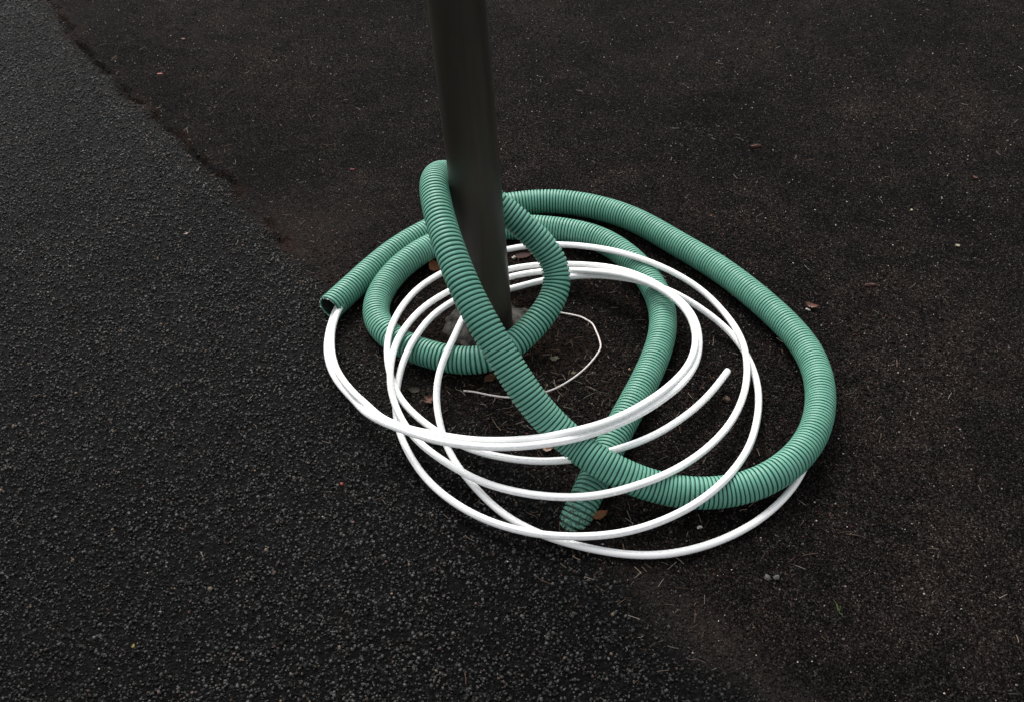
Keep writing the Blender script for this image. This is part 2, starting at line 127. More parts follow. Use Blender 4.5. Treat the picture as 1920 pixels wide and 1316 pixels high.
TUBE_B = [(-351,233.7,40),(-359.4,221.3,38.9),(-367.6,208.8,37.8),(-375.3,196,36.8),(-382.5,182.9,35.7),(-388.9,169.4,34.8),(-394.4,155.5,33.8),(-399,141.3,32.9),(-402.7,126.8,31.9),(-405.4,112.1,30.9),(-407.5,97.3,29.9),(-408.6,82.4,28.8),(-409,67.5,27.8),(-408.6,52.5,27),(-407.7,37.6,26.3),(-406.1,22.7,26),(-403.9,7.9,25.9),(-401.2,-6.9,26.3),(-397.8,-21.4,27),(-393.7,-35.8,28.1),(-389.1,-50,29.6),(-383.9,-63.9,31.3),(-378.1,-77.6,33.3),(-371.9,-91.1,35.4),(-365.4,-104.4,37.6),(-358.5,-117.5,39.9),(-351.4,-130.5,42.3),(-344,-143.3,44.6),(-336.3,-155.9,47),(-328.2,-168.3,49.4),(-319.7,-180.5,51.5),(-311.1,-192.6,53.2),(-302.5,-204.8,54.4),(-293.7,-216.9,55.4),(-284.5,-228.7,56.5),(-274.5,-239.7,58.1),(-264,-250.2,60.1),(-252.9,-260,62.6),(-241.6,-269.4,65.3),(-230,-278.5,68.2),(-218.3,-287.2,71.3),(-206.3,-295.6,74.6),(-194.1,-303.6,78),(-181.7,-311.3,81.5),(-169.2,-318.8,84.8),(-156.5,-326.1,88.1),(-143.8,-333.3,91.4),(-131,-340.3,94.5),(-118,-347.1,97.7),(-104.9,-353.6,100.9),(-91.6,-359.7,104.1),(-78.2,-365.5,107.5),(-64.6,-370.8,111),(-50.9,-375.8,114.6),(-37.2,-380.5,118.3),(-23.4,-384.9,122.1),(-9.5,-389,126),(4.4,-392.8,129.9),(18.4,-396.4,134),(32.5,-399.5,138.1),(46.6,-402.1,142.2),(61,-403.8,146.2),(75.6,-404.5,149.6),(90.3,-403.6,151.7),(105,-400.9,152.2),(119.2,-396.5,150.7),(132.7,-390.5,147.7),(145.4,-383.6,144),(157.6,-376,139.9),(169.6,-368,135.8),(181.3,-359.6,131.7),(192.8,-350.9,127.6),(204.1,-341.8,123.6),(215,-332.5,119.5),(225.9,-322.9,115.6),(236.6,-313.2,111.7),(247.3,-303.3,108),(257.9,-293.4,104.6),(268.5,-283.3,101.4),(279,-273.1,98.4),(289.5,-262.7,95.6),(299.8,-252.1,93.1),(309.7,-241.2,90.5),(319.3,-230,87.9),(328.5,-218.5,85),(337.4,-206.8,82.2),(346.2,-194.9,79.7),(354.8,-182.8,78),(363.1,-170.3,77),(370.7,-157.4,76.6),(377.6,-144.1,76.5),(383.5,-130.4,76.7),(388.6,-116.3,76.9),(392.5,-101.9,77.4),(395.5,-87.2,78.1),(397.2,-72.3,79),(397.9,-57.4,80),(397.3,-42.5,81.2),(395.6,-27.7,82.4),(392.3,-13.1,83.8),(387.8,1.1,85.1),(382,14.8,86.5),(375.1,28.1,87.8),(367.3,40.8,89),(358.7,53,90),(349.4,64.8,90.6),(339.6,76.1,90.9),(329.4,87.1,90.8),(318.9,97.7,90.1),(308.2,108.1,88.8),(297.4,118.3,87),(286.5,128.4,84.6),(275.7,138.3,81.6),(264.9,148.1,78.2),(254,157.6,74.4),(243,166.9,70.3),(231.6,175.7,66.1),(219.8,184.1,62.1),(207.6,191.9,58.3),(195.2,199.5,54.7),(182.9,207.1,50.9),(170.6,214.6,46.9),(157.9,221.6,42.9),(144.6,227.5,39.5),(130.6,232.1,36.8),(116,235.1,35.1),(101.2,237,33.9),(86.3,237.8,33.1),(71.3,237.7,32.5),(56.4,236.6,32.1),(41.5,234.6,32),(26.9,231.6,32),(12.4,227.7,32.2),(-1.8,222.8,32.6),(-15.6,217.2,33.3),(-29.2,210.8,34.1),(-42.3,203.7,35.2),(-55,195.9,36.5),(-67.2,187.4,38),(-79,178.3,39.8),(-90.3,168.6,41.7),(-101.1,158.5,43.8),(-111.6,148,45.9),(-121.8,137.2,48.2),(-131.7,126.2,50.4),(-141.3,114.9,52.7),(-150.6,103.4,54.9),(-159.5,91.5,57.1),(-167.8,79.2,59.3),(-175.6,66.6,61.4),(-182.7,53.6,63.4),(-189.3,40.3,65.3),(-195.5,26.8,67),(-201.5,13.1,68.4),(-207.5,-0.6,69),(-213.6,-14.3,68.6),(-219.8,-27.8,66.9),(-225.9,-41.1,63.7),(-231.7,-54.2,59.4),(-237.1,-67.3,54.4),(-241.9,-80.3,48.7),(-246.1,-93.4,42.7),(-249.5,-106.7,36.8),(-252.1,-120.4,31.4),(-253.9,-134.6,26.9),(-255,-149.2,23.6),(-255.3,-163.9,21.1),(-254.9,-178.8,19.1),(-253.7,-193.6,17.5),(-251.9,-208.4,16.2),(-249.3,-223.1,15.3),(-246,-237.7,14.6),(-242.1,-252.2,14.2),(-237.7,-266.5,14.1),(-232.8,-280.7,14.1),(-227.5,-294.7,14.4),(-221.8,-308.6,14.8),(-215.8,-322.3,15.4),(-209.4,-335.8,16.1),(-202.8,-349.2,17),(-195.7,-362.4,18),(-188.2,-375.3,19),(-180.3,-388,20.1),(-171.9,-400.3,21.2),(-163,-412.3,22.2),(-153.7,-424,23.2),(-143.8,-435.3,24.2),(-133.6,-446.2,25.1),(-123,-456.8,25.9),(-112,-466.9,26.6),(-100.6,-476.6,27.3),(-88.8,-485.8,27.9),(-76.6,-494.5,28.4),(-64,-502.6,28.9),(-51,-510.1,29.2),(-37.8,-517,29.5),(-24.2,-523.4,29.7),(-10.4,-529.2,29.9),(3.6,-534.5,30.1),(17.8,-539.3,30.3),(32.2,-543.4,30.6),(46.8,-547,30.9),(61.4,-549.9,31.2),(76.2,-552.5,31.7),(91,-554.6,32.4),(105.9,-556.5,33.2),(120.7,-558,34.4),(135.6,-559.2,35.7),(150.4,-560,37.4),(165.3,-560.5,39.4),(180.1,-560.4,41.8),(194.8,-559.8,44.4),(209.5,-558.7,47.3),(224.1,-557.1,50.4),(238.5,-554.9,53.7),(252.8,-552.1,57),(267,-548.6,60.3),(281.1,-544.4,63.4),(294.9,-539.3,66.1),(308.5,-533.4,68.4),(321.6,-526.5,70.2),(334.4,-518.8,71.6),(346.8,-510.5,72.8),(358.8,-501.5,73.8),(370.3,-492,74.7),(381.3,-481.8,74.9),(391.2,-470.8,73.2),(400,-459.2,69.7),(408,-447.4,65),(415.6,-435.6,59.7),(422.9,-423.7,54.5),(430.3,-411.6,49.5),(437.6,-399.3,45),(444.8,-386.8,40.9),(451.9,-374.1,37.4),(458.8,-361.2,34.3),(465.3,-348,31.5),(471.5,-334.5,29.1),(477.4,-320.9,26.9),(482.9,-307.1,25.1),(488.1,-293.2,23.4),(493.1,-279.1,21.9),(497.7,-264.9,20.6),(501.9,-250.6,19.5),(505.7,-236.1,18.4),(509,-221.6,17.4),(512,-206.9,16.5),(514.4,-192.1,15.7),(516.2,-177.3,14.9),(517.5,-162.4,14.2),(518.2,-147.4,13.5),(518.2,-132.5,13),(517.7,-117.5,12.6),(516.5,-102.6,12.5),(514.7,-87.7,12.4),(512.2,-72.9,12.7),(509,-58.3,13.2),(504.9,-43.9,14.1),(499.8,-29.9,15.5),(493.6,-16.4,17.5),(486.4,-3.6,20),(478.1,8.6,23.1),(469.1,20,26.6),(459.3,30.7,30.5),(449,40.7,34.7),(438.2,50,39.1),(427,58.8,43.8),(415.4,67,48.5),(403.4,74.6,53.3),(391,81.7,58),(378.4,88.4,62.3),(365.5,95.3,65.8),(352.8,102.8,68),(340.2,110.9,68.8),(327.9,119.4,68.5),(315.7,128,67.5),(303.4,136.5,66.1),(290.9,144.6,64.4),(278.3,152.5,62.4),(265.8,160.4,59.9),(253.5,168.3,56.9),(241.3,176.3,53.3),(229.1,184.1,49.5),(216.7,191.5,45.7),(203.7,197.9,41.9),(190.1,203.3,38.5),(175.9,207.2,35.8),(161.3,209.8,33.8),(146.4,211,32.7),(131.5,211.1,32.1),(116.5,210.1,31.8),(101.6,208.3,31.5),(86.9,205.8,31.2),(72.2,202.6,30.9),(57.8,198.8,30.8),(43.4,194.6,30.7),(29.1,190.2,30.7),(14.7,185.9,30.8),(0.3,181.8,30.9),(-14.1,177.8,31.2),(-28.5,173.4,31.5),(-42.3,167.6,32.1),(-55.2,160.1,32.8),(-66.6,150.6,33.8),(-76.4,139.3,35.1),(-84.7,126.9,36.6),(-91.5,113.7,38.3),(-97.4,100.1,40.3),(-102.3,86.1,42.6),(-106.7,72,45.1),(-110.5,57.8,47.9),(-114,43.6,50.9),(-117.3,29.3,54.2),(-120.3,15,57.7),(-123.3,0.8,61.2),(-126.5,-13.5,64.6),(-129.9,-27.8,67.4),(-133.8,-42.1,69.3),(-138.3,-56.4,69.8),(-143.3,-70.4,68.6),(-148.4,-84.3,66.2),(-153.1,-98.1,62.9),(-157.3,-112,59.1),(-160.8,-125.9,54.8),(-163.5,-139.9,50.1),(-165.3,-153.9,45.1),(-166.2,-167.9,40),(-166.2,-182,34.9),(-165.4,-196.2,30),(-163.8,-210.4,25.5),(-161.7,-224.6,21.4),(-159,-238.9,17.9),(-155.8,-253.3,15),(-152.2,-267.7,13),(-148.2,-282,11.6),(-143.7,-296.3,10.8),(-138.6,-310.4,10.4),(-133.1,-324.3,10),(-126.9,-338,9.8),(-120.2,-351.4,9.6),(-113.1,-364.5,9.4),(-105.5,-377.5,9.3),(-97.7,-390.3,9.2),(-89.7,-402.9,9.2),(-81.4,-415.4,9.1),(-72.9,-427.8,9.1),(-64.1,-439.9,9.1),(-54.9,-451.7,9.1),(-45.2,-463.1,9),(-35,-474.1,9),(-24.3,-484.5,9),(-13.1,-494.5,9),(-1.3,-503.8,9),(10.7,-512.7,9),(23.2,-521,9),(35.9,-528.9,9),(49,-536.3,9),(62.3,-543.1,9),(75.8,-549.5,9),(89.6,-555.5,9),(103.4,-561.1,9),(117.5,-566.5,9),(131.6,-571.4,9),(145.9,-576,9),(160.3,-580.1,9),(174.8,-583.7,9),(189.5,-586.7,9),(204.3,-589.1,9),(219.2,-590.8,9),(234.1,-591.8,9),(249.1,-591.9,9),(264.1,-591.4,9),(279,-589.9,9),(293.8,-587.9,9),(308.5,-585.1,9),(323.1,-581.7,9),(337.6,-577.7,9),(351.9,-573.2,9),(365.9,-568.1,9),(379.8,-562.5,9),(393.5,-556.3,9),(406.9,-549.7,9),(420.1,-542.5,9),(433,-534.9,9),(445.5,-526.7,9),(457.8,-518.1,9),(469.7,-509,9),(481.2,-499.5,9),(492.4,-489.5,8.9),(503.2,-479.1,8.9),(513.6,-468.3,8.9),(523.6,-457.1,8.8),(533.1,-445.6,8.8),(542.2,-433.6,8.7),(550.7,-421.3,8.6),(558.6,-408.6,8.5),(566,-395.6,8.3),(573,-382.3,8),(579.5,-368.8,7.7),(585.9,-355.3,7.4)]
WIRE = [(-111.6,-116.2),(-87.3,-121.9),(-52.8,-135.3),(-18.4,-145.2),(21.9,-147.6),(57.0,-141.2),(86.7,-131.0),(117.3,-112.4),(146.4,-88.3),(170.3,-61.5),(190.1,-32.1),(199.7,-10.0),(200.0,15.3),(195.8,45.1),(190.0,71.8),(178.0,88.2),(160.8,103.4),(123.4,118.9),(94.3,131.8)]

BAND = (-0.2026, -0.0156)                                # wide smooth rib with embossed letters
BASE = (-.0474, .0898)                                       # the post's foot
SEAM = np.array([(-4.2, 6.2), (-2.4, 3.2), (-1.65, 2.107), (-1.482, 1.844), (-1.356, 1.601), (-1.237, 1.472), (-1.103, 1.23),
  (-.938, 1.035), (-.866, .908), (-.771, .772), (-.661, .617), (-.557, .458), (-.463, .319), (-.376, .206), (-.22, -.03), (-.05, -.28),
  (.06, -.46), (.131, -.589), (.17, -.634), (.197, -.688), (.236, -.746), (.264, -.796), (.303, -.836), (.345, -.892), (.62, -1.3), (2.0, -3.6)])

# value noise on arrays
def vnoise(x, y, seed=0):
    r = np.random.default_rng(seed).random((256, 256)); xi = np.floor(x).astype(int); yi = np.floor(y).astype(int)
    fx = x-xi; fy = y-yi; fx = fx*fx*(3-2*fx); fy = fy*fy*(3-2*fy)
    g = lambda a, b: r[a & 255, b & 255]
    return (g(xi, yi)*(1-fx)+g(xi+1, yi)*fx)*(1-fy)+(g(xi, yi+1)*(1-fx)+g(xi+1, yi+1)*fx)*fy
def fbm(x, y, f, seed=0, o=4):
    s = 0; a = .5; t = 0
    for k in range(o): s = s+a*vnoise(x*f, y*f, seed+k); t += a; a *= .5; f *= 2.03
    return s/t
def seam_dist(x, y):
    """signed distance to the seam, positive on the older brown side."""
    best = np.full(x.shape, 1e9); sg = np.zeros(x.shape)
    for (ax, ay), (bx, by) in zip(SEAM[:-1], SEAM[1:]):
        dx, dy = bx-ax, by-ay; L = dx*dx+dy*dy
        t = np.clip(((x-ax)*dx+(y-ay)*dy)/L, 0, 1); ex = x-ax-t*dx; ey = y-ay-t*dy; d = np.hypot(ex, ey)
        m = d < best; best = np.where(m, d, best); sg = np.where(m, np.sign(-(dx*ey-dy*ex))*-1, sg)
    return best*sg
def zone_fields(x, y):
    d = seam_dist(x, y) + (fbm(x, y, 9, 3)-.5)*.07
    zone = 1/(1+np.exp(-d/.016))                             # 0 = newer dark overlay, 1 = older brown surface
    rb = np.hypot(x-BASE[0], y-BASE[1])
    soil = np.clip(1-(rb-.10)/.42, 0, 1)*fbm(x, y, 7, 9)*1.7
    soil = np.clip(soil-.25, 0, 1)
    dust = np.exp(-((d-.045)/.038)**2)*np.clip((-.50-y)/.15, 0, 1)*(.35+1.2*fbm(x, y, 14, 61)) + .9*np.exp(-(((x+.50)/.17)**2+((y-.50)/.20)**2))*(d > .01)
    moss = np.exp(-((d-.012)/.028)**2)*np.clip((y-.15)/.2, 0, 1)*np.clip(2.4*(fbm(x, y, 16, 71)-.32), 0, 1)
    return d, zone, soil, np.clip(dust, 0, 1), np.clip(moss, 0, 1)
def height(x, y):
    d, z, s, du, mo = zone_fields(x, y)
    h = -.0045*z + (fbm(x, y, 5, 20)-.5)*.004 - .020*np.exp(-((d-.006)/.010)**2)*np.clip(4*(fbm(x, y, 13, 81)-.33), 0, 1)*np.clip((y-.1)/.2, 0, 1)
    return h

# ------------------------------------------------------------ materials
def asphalt_material():
    m, n, b, L = mat('asphalt')
    geo = N_(n, 'ShaderNodeNewGeometry'); pos = geo.outputs['Position']
    zone = attr(n, 'zone').outputs['Fac']; soil = attr(n, 'soil').outputs['Fac']
    st = attr(n, 'stone').outputs['Color']; isst = attr(n, 'isstone').outputs['Fac']
    vor = N_(n, 'ShaderNodeTexVoronoi'); vor.inputs['Scale'].default_value = 210; L(pos, vor.inputs['Vector'])
    vor2 = N_(n, 'ShaderNodeTexVoronoi'); vor2.inputs['Scale'].default_value = 420; L(pos, vor2.inputs['Vector'])
    sp = N_(n, 'ShaderNodeSeparateColor'); L(vor.outputs['Color'], sp.inputs[0])
    sp2 = N_(n, 'ShaderNodeSeparateColor'); L(vor2.outputs['Color'], sp2.inputs[0])
    big = noise_(n, 1.7, L, 5, .6, pos); mid = noise_(n, 11, L, 5, .65, pos)
    dark = ramp(n, sp.outputs[0], [(0, (.0008, .0008, .0008)), (.6, (.002, .002, .002)), (.93, (.006, .006, .006)), (1, (.02, .02, .02))], L)
    brown = ramp(n, sp2.outputs[1], [(0, (.0012, .0010, .0009)), (.45, (.0056, .0048, .0045)), (.8, (.0150, .0126, .0116)), (.97, (.034, .0295, .0275)), (1, (.09, .08, .07))], L)
    brown = mixc(n, 1.0, brown, ramp(n, mid, [(.35, (.72, .74, .76)), (.68, (1.35, 1.26, 1.21))], L), L, 'MULTIPLY')
    brown = mixc(n, 1.0, brown, ramp(n, big, [(.38, (.62, .64, .66)), (.64, (1.25, 1.22, 1.20))], L), L, 'MULTIPLY')
    col = mixc(n, zone, dark, brown, L)
    col = mixc(n, math_(n, 'MULTIPLY', soil, ramp(n, noise_(n, 60, L, 4, .7, pos), [(.4, (0, 0, 0)), (.6, (1, 1, 1))], L), L), col, (.030, .019, .013), L)
    fine = ramp(n, noise_(n, 900, L, 2, .6, pos), [(.3, (.55, .55, .55)), (.7, (1.35, 1.35, 1.35))], L)
    stc = mixc(n, 1.0, st, fine, L, 'MULTIPLY')
    col = mixc(n, isst, col, stc, L)
    dn = ramp(n, noise_(n, 150, L, 4, .7, pos), [(.42, (.05, .05, .05)), (.60, (.85, .85, .85))], L)
    col = mixc(n, math_(n, 'MULTIPLY', attr(n, 'dust').outputs['Fac'], dn, L), col, (.024, .0200, .0178), L)
    mn = ramp(n, noise_(n, 110, L, 4, .7, pos), [(.42, (0, 0, 0)), (.58, (1, 1, 1))], L)
    col = mixc(n, math_(n, 'MULTIPLY', attr(n, 'moss').outputs['Fac'], mn, L), col, (.022, .0105, .0075), L)
    L(col, b.inputs['Base Color'])
    rg = ramp(n, noise_(n, 3.3, L, 5, .6, pos), [(.35, (.40, .40, .40)), (.65, (.60, .60, .60))], L)
    ro = N_(n, 'ShaderNodeMix'); L(zone, ro.inputs[0]); L(rg, ro.inputs[2]); ro.inputs[3].default_value = .78
    L(ro.outputs[0], b.inputs['Roughness'])
    sl = N_(n, 'ShaderNodeMix'); L(zone, sl.inputs[0]); sl.inputs[2].default_value = .15; sl.inputs[3].default_value = .05
    L(math_(n, 'MULTIPLY', sl.outputs[0], math_(n, 'ADD', math_(n, 'MULTIPLY', isst, .9, L), .3, L), L), b.inputs['Specular IOR Level'])
    inv = math_(n, 'SUBTRACT', 1.0, isst, L)
    h1 = math_(n, 'MULTIPLY', vor.outputs['Distance'], -1.0, L)
    h2 = math_(n, 'MULTIPLY', vor2.outputs['Distance'], -.5, L)
    hh = math_(n, 'ADD', h1, h2, L); hh = math_(n, 'ADD', hh, math_(n, 'MULTIPLY', noise_(n, 1100, L, 3, .7, pos), .5, L), L)
    bp = N_(n, 'ShaderNodeBump'); bp.inputs['Distance'].default_value = .0045; L(math_(n, 'ADD', math_(n, 'MULTIPLY', inv, .7, L), .15, L), bp.inputs['Strength'])
    L(hh, bp.inputs['Height']); L(bp.outputs[0], b.inputs['Normal'])
    return m
def plain(name, col, rough=.6, spec=.4, var=.25, scale=60, bump=0, bscale=400):
    m, n, b, L = mat(name); geo = N_(n, 'ShaderNodeNewGeometry'); p = geo.outputs['Position']
    c = mixc(n, ramp(n, noise_(n, scale, L, 4, .6, p), [(.35, (0, 0, 0)), (.65, (1, 1, 1))], L), tuple(x*(1-var) for x in col), tuple(min(1, x*(1+var)) for x in col), L)
    L(c, b.inputs['Base Color']); b.inputs['Roughness'].default_value = rough; b.inputs['Specular IOR Level'].default_value = spec
    if bump:
        bp = N_(n, 'ShaderNodeBump'); bp.inputs['Distance'].default_value = bump; L(noise_(n, bscale, L, 4, .6, p), bp.inputs['Height']); L(bp.outputs[0], b.inputs['Normal'])
    return m
def duct_material():
    m, n, b, L = mat('green_ribbed_plastic'); geo = N_(n, 'ShaderNodeNewGeometry'); p = geo.outputs['Position']
    dirt = attr(n, 'dirt').outputs['Fac']
    c = mixc(n, ramp(n, noise_(n, 7, L, 4, .6, p), [(.35, (0, 0, 0)), (.65, (1, 1, 1))], L), (.090, .260, .187), (.114, .303, .222), L)
    c = mixc(n, ramp(n, noise_(n, 240, L, 3, .7, p), [(.66, (0, 0, 0)), (.74, (.35, .35, .35))], L), c, (.24, .38, .30), L)
    mp = N_(n, 'ShaderNodeMapping'); mp.inputs['Scale'].default_value = (1, 1, 1); L(p, mp.inputs[0])
    c = mixc(n, ramp(n, noise_(n, 22, L, 6, .75, mp.outputs[0]), [(.55, (0, 0, 0)), (.72, (.40, .40, .40))], L), c, (.095, .185, .125), L)
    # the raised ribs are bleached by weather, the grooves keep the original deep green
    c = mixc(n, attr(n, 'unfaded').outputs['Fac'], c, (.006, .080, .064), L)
    dm = math_(n, 'MULTIPLY', dirt, ramp(n, noise_(n, 190, L, 5, .75, p), [(.49, (0, 0, 0)), (.56, (1, 1, 1))], L), L, True)
    c = mixc(n, dm, c, (.012, .010, .008), L)
    dm2 = math_(n, 'MULTIPLY', dirt, ramp(n, noise_(n, 420, L, 3, .7, p), [(.56, (0, 0, 0)), (.62, (.5, .5, .5))], L), L, True)
    c = mixc(n, dm2, c, (.22, .24, .18), L)
    L(c, b.inputs['Base Color']); b.inputs['Specular IOR Level'].default_value = .36
    L(ramp(n, noise_(n, 45, L, 3, .6, p), [(.3, (.42, .42, .42)), (.7, (.58, .58, .58))], L), b.inputs['Roughness'])
    b.inputs['Subsurface Weight'].default_value = 0
    return m
def tube_material():
    m, n, b, L = mat('white_plastic_tube'); geo = N_(n, 'ShaderNodeNewGeometry'); p = geo.outputs['Position']
    an = attr(n, 'line').outputs['Fac']
    c = mixc(n, ramp(n, noise_(n, 9, L, 4, .6, p), [(.35, (0, 0, 0)), (.65, (1, 1, 1))], L), (.84, .84, .82), (.89, .89, .88), L)
    c = mixc(n, math_(n, 'MULTIPLY', an, ramp(n, noise_(n, 120, L, 2, .5, p), [(.35, (.25, .25, .25)), (.6, (.8, .8, .8))], L), L), c, (.42, .43, .45), L)
    c = mixc(n, ramp(n, noise_(n, 330, L, 3, .7, p), [(.72, (0, 0, 0)), (.75, (.6, .6, .6))], L), c, (.30, .26, .22), L)
    L(c, b.inputs['Base Color']); b.inputs['Roughness'].default_value = .38; b.inputs['Specular IOR Level'].default_value = .4
    return m
def post_material():
    m, n, b, L = mat('dark_painted_steel'); geo = N_(n, 'ShaderNodeNewGeometry'); tc = N_(n, 'ShaderNodeTexCoord'); p = tc.outputs['Object']
    mp = N_(n, 'ShaderNodeMapping'); mp.inputs['Scale'].default_value = (1, 1, .12); L(p, mp.inputs[0])
    c = mixc(n, ramp(n, noise_(n, 30, L, 5, .6, mp.outputs[0]), [(.35, (0, 0, 0)), (.7, (1, 1, 1))], L), (.018, .0146, .0112), (.028, .0230, .0178), L)
    c = mixc(n, ramp(n, noise_(n, 26, L, 3, .5, p), [(.62, (0, 0, 0)), (.72, (.5, .5, .5))], L), c, (.030, .014, .010), L)
    z = N_(n, 'ShaderNodeSeparateXYZ'); L(p, z.inputs[0])
    low = math_(n, 'SUBTRACT', 1.0, math_(n, 'MULTIPLY', z.outputs[2], 5.5, L), L, True)
    sp = ramp(n, noise_(n, 260, L, 3, .7, p), [(.60, (0, 0, 0)), (.66, (1, 1, 1))], L)
    c = mixc(n, math_(n, 'MULTIPLY', sp, low, L), c, (.16, .14, .12), L)
    c = mixc(n, ramp(n, noise_(n, 170, L, 2, .5, p), [(.73, (0, 0, 0)), (.76, (.6, .6, .6))], L), c, (.12, .11, .10), L)
    L(c, b.inputs['Base Color'])
    L(ramp(n, noise_(n, 14, L, 4, .6, mp.outputs[0]), [(.3, (.32, .32, .32)), (.7, (.50, .50, .50))], L), b.inputs['Roughness'])
    b.inputs['Specular IOR Level'].default_value = .4
    bp = N_(n, 'ShaderNodeBump'); bp.inputs['Distance'].default_value = .0004; L(noise_(n, 500, L, 3, .6, p), bp.inputs['Height']); L(bp.outputs[0], b.inputs['Normal'])
    return m
def vcol_material(name, rough=.7, spec=.3):
    m, n, b, L = mat(name); L(attr(n, 'tint').outputs['Color'], b.inputs['Base Color'])
    b.inputs['Roughness'].default_value = rough; b.inputs['Specular IOR Level'].default_value = spec; return m
M_ASPH = asphalt_material(); M_DUCT = duct_material(); M_TUBE = tube_material(); M_POST = post_material()
M_BIT = vcol_material('litter_bits')
M_CONC = plain('footing_concrete', (.046, .042, .038), .85, .2, .8, 46, .002, 220)
M_WIRE = plain('pale_wire_sheath', (.62, .56, .54), .5, .4, .12, 80)

# ------------------------------------------------------------ ground: one sheet with its real aggregate
def stones(n, xlo, xhi, ylo, yhi, keep, smin, smax, prot, colfun, seed):
    r = np.random.default_rng(seed)
    x = r.uniform(xlo, xhi, n); y = r.uniform(ylo, yhi, n); k = keep(x, y, r); x = x[k]; y = y[k]; n = len(x)
    s = (smin+(smax-smin)*r.random(n)**2.2)*.5
    el = r.uniform(.62, 1.0, n); rot = r.uniform(0, 2*math.pi, n)
    z0 = height(x, y)
    # dome: ring of 6 at the skirt, ring of 5 above, top vertex -> 12 vertices
    V = np.zeros((n, 12, 3)); 
    for q in range(6):
        a = q*math.pi/3+r.uniform(-.35, .35, n); rr = s*r.uniform(.82, 1.15, n)
        V[:, q, 0] = np.cos(a)*rr; V[:, q, 1] = np.sin(a)*rr; V[:, q, 2] = -s*.5
    for q in range(5):
        a = q*math.pi*.4+.3+r.uniform(-.4, .4, n); rr = s*r.uniform(.5, .82, n)
        V[:, 6+q, 0] = np.cos(a)*rr; V[:, 6+q, 1] = np.sin(a)*rr; V[:, 6+q, 2] = s*prot*r.uniform(.55, 1.1, n)
    V[:, 11, 0] = s*r.uniform(-.3, .3, n); V[:, 11, 1] = s*r.uniform(-.3, .3, n); V[:, 11, 2] = s*prot*r.uniform(.9, 1.35, n)
    V[:, :, 1] *= el[:, None]
    c, sn = np.cos(rot)[:, None], np.sin(rot)[:, None]
    X = V[:, :, 0]*c-V[:, :, 1]*sn+x[:, None]; Y = V[:, :, 0]*sn+V[:, :, 1]*c+y[:, None]; Z = V[:, :, 2]+z0[:, None]
    F = [(q, (q+1) % 6, 6+min(q, 4)) for q in range(6)]+[(q, q+1, 11) for q in range(6, 10)]+[(10, 6, 11)]
    F += [(q+1, 6+q+1, 6+q) for q in range(4)]+[(0, 6, 10)]
    F = np.array(F); F = (np.arange(n)[:, None, None]*12+F[None]).reshape(-1, 3)
    col = colfun(x, y, r)
    return np.stack([X, Y, Z], -1).reshape(-1, 3), F, np.repeat(col, 12, axis=0), x, y
def dark_col(x, y, r):
    n = len(x); t = r.random(n); sd = seam_dist(x, y); g = .0028+.040*r.random(n)**2.2; g = g*(.35+1.25*fbm(x, y, 2.6, 66))*(1+.7*np.exp(-((sd+.05)/.025)**2)*(y > .3)); g = np.where(t > .985, r.uniform(.03, .08, n), g)
    c = np.stack([g*1.04, g*.99, g*.95], 1); red = r.random(n) < .05; c[red] *= (1.5, .95, .8)
    tan = r.random(n) < .004; c[tan] = np.array([.16, .11, .07])*r.uniform(.6, 1.2, (tan.sum(), 1)); return np.c_[c, np.ones(n)]
def coil_col(x, y, r):
    n = len(x); t = r.random(n); g = .0025+.030*t**3; g = np.where(t > .97, r.uniform(.02, .09, n), g)
    c = np.stack([g*1.08, g*.95, g*.90], 1); red = r.random(n) < .08; c[red] *= (1.9, .9, .7); return np.c_[c, np.ones(n)]
def brown_col(x, y, r):
    n = len(x); t = r.random(n); g = .0025+.034*r.random(n)**2.6; g = np.where(t > .985, r.uniform(.04, .14, n), g)
    c = np.stack([g*1.07, g*.96, g*.90], 1); red = r.random(n) < .10; c[red] *= (1.35, .9, .8); return np.c_[c, np.ones(n)]
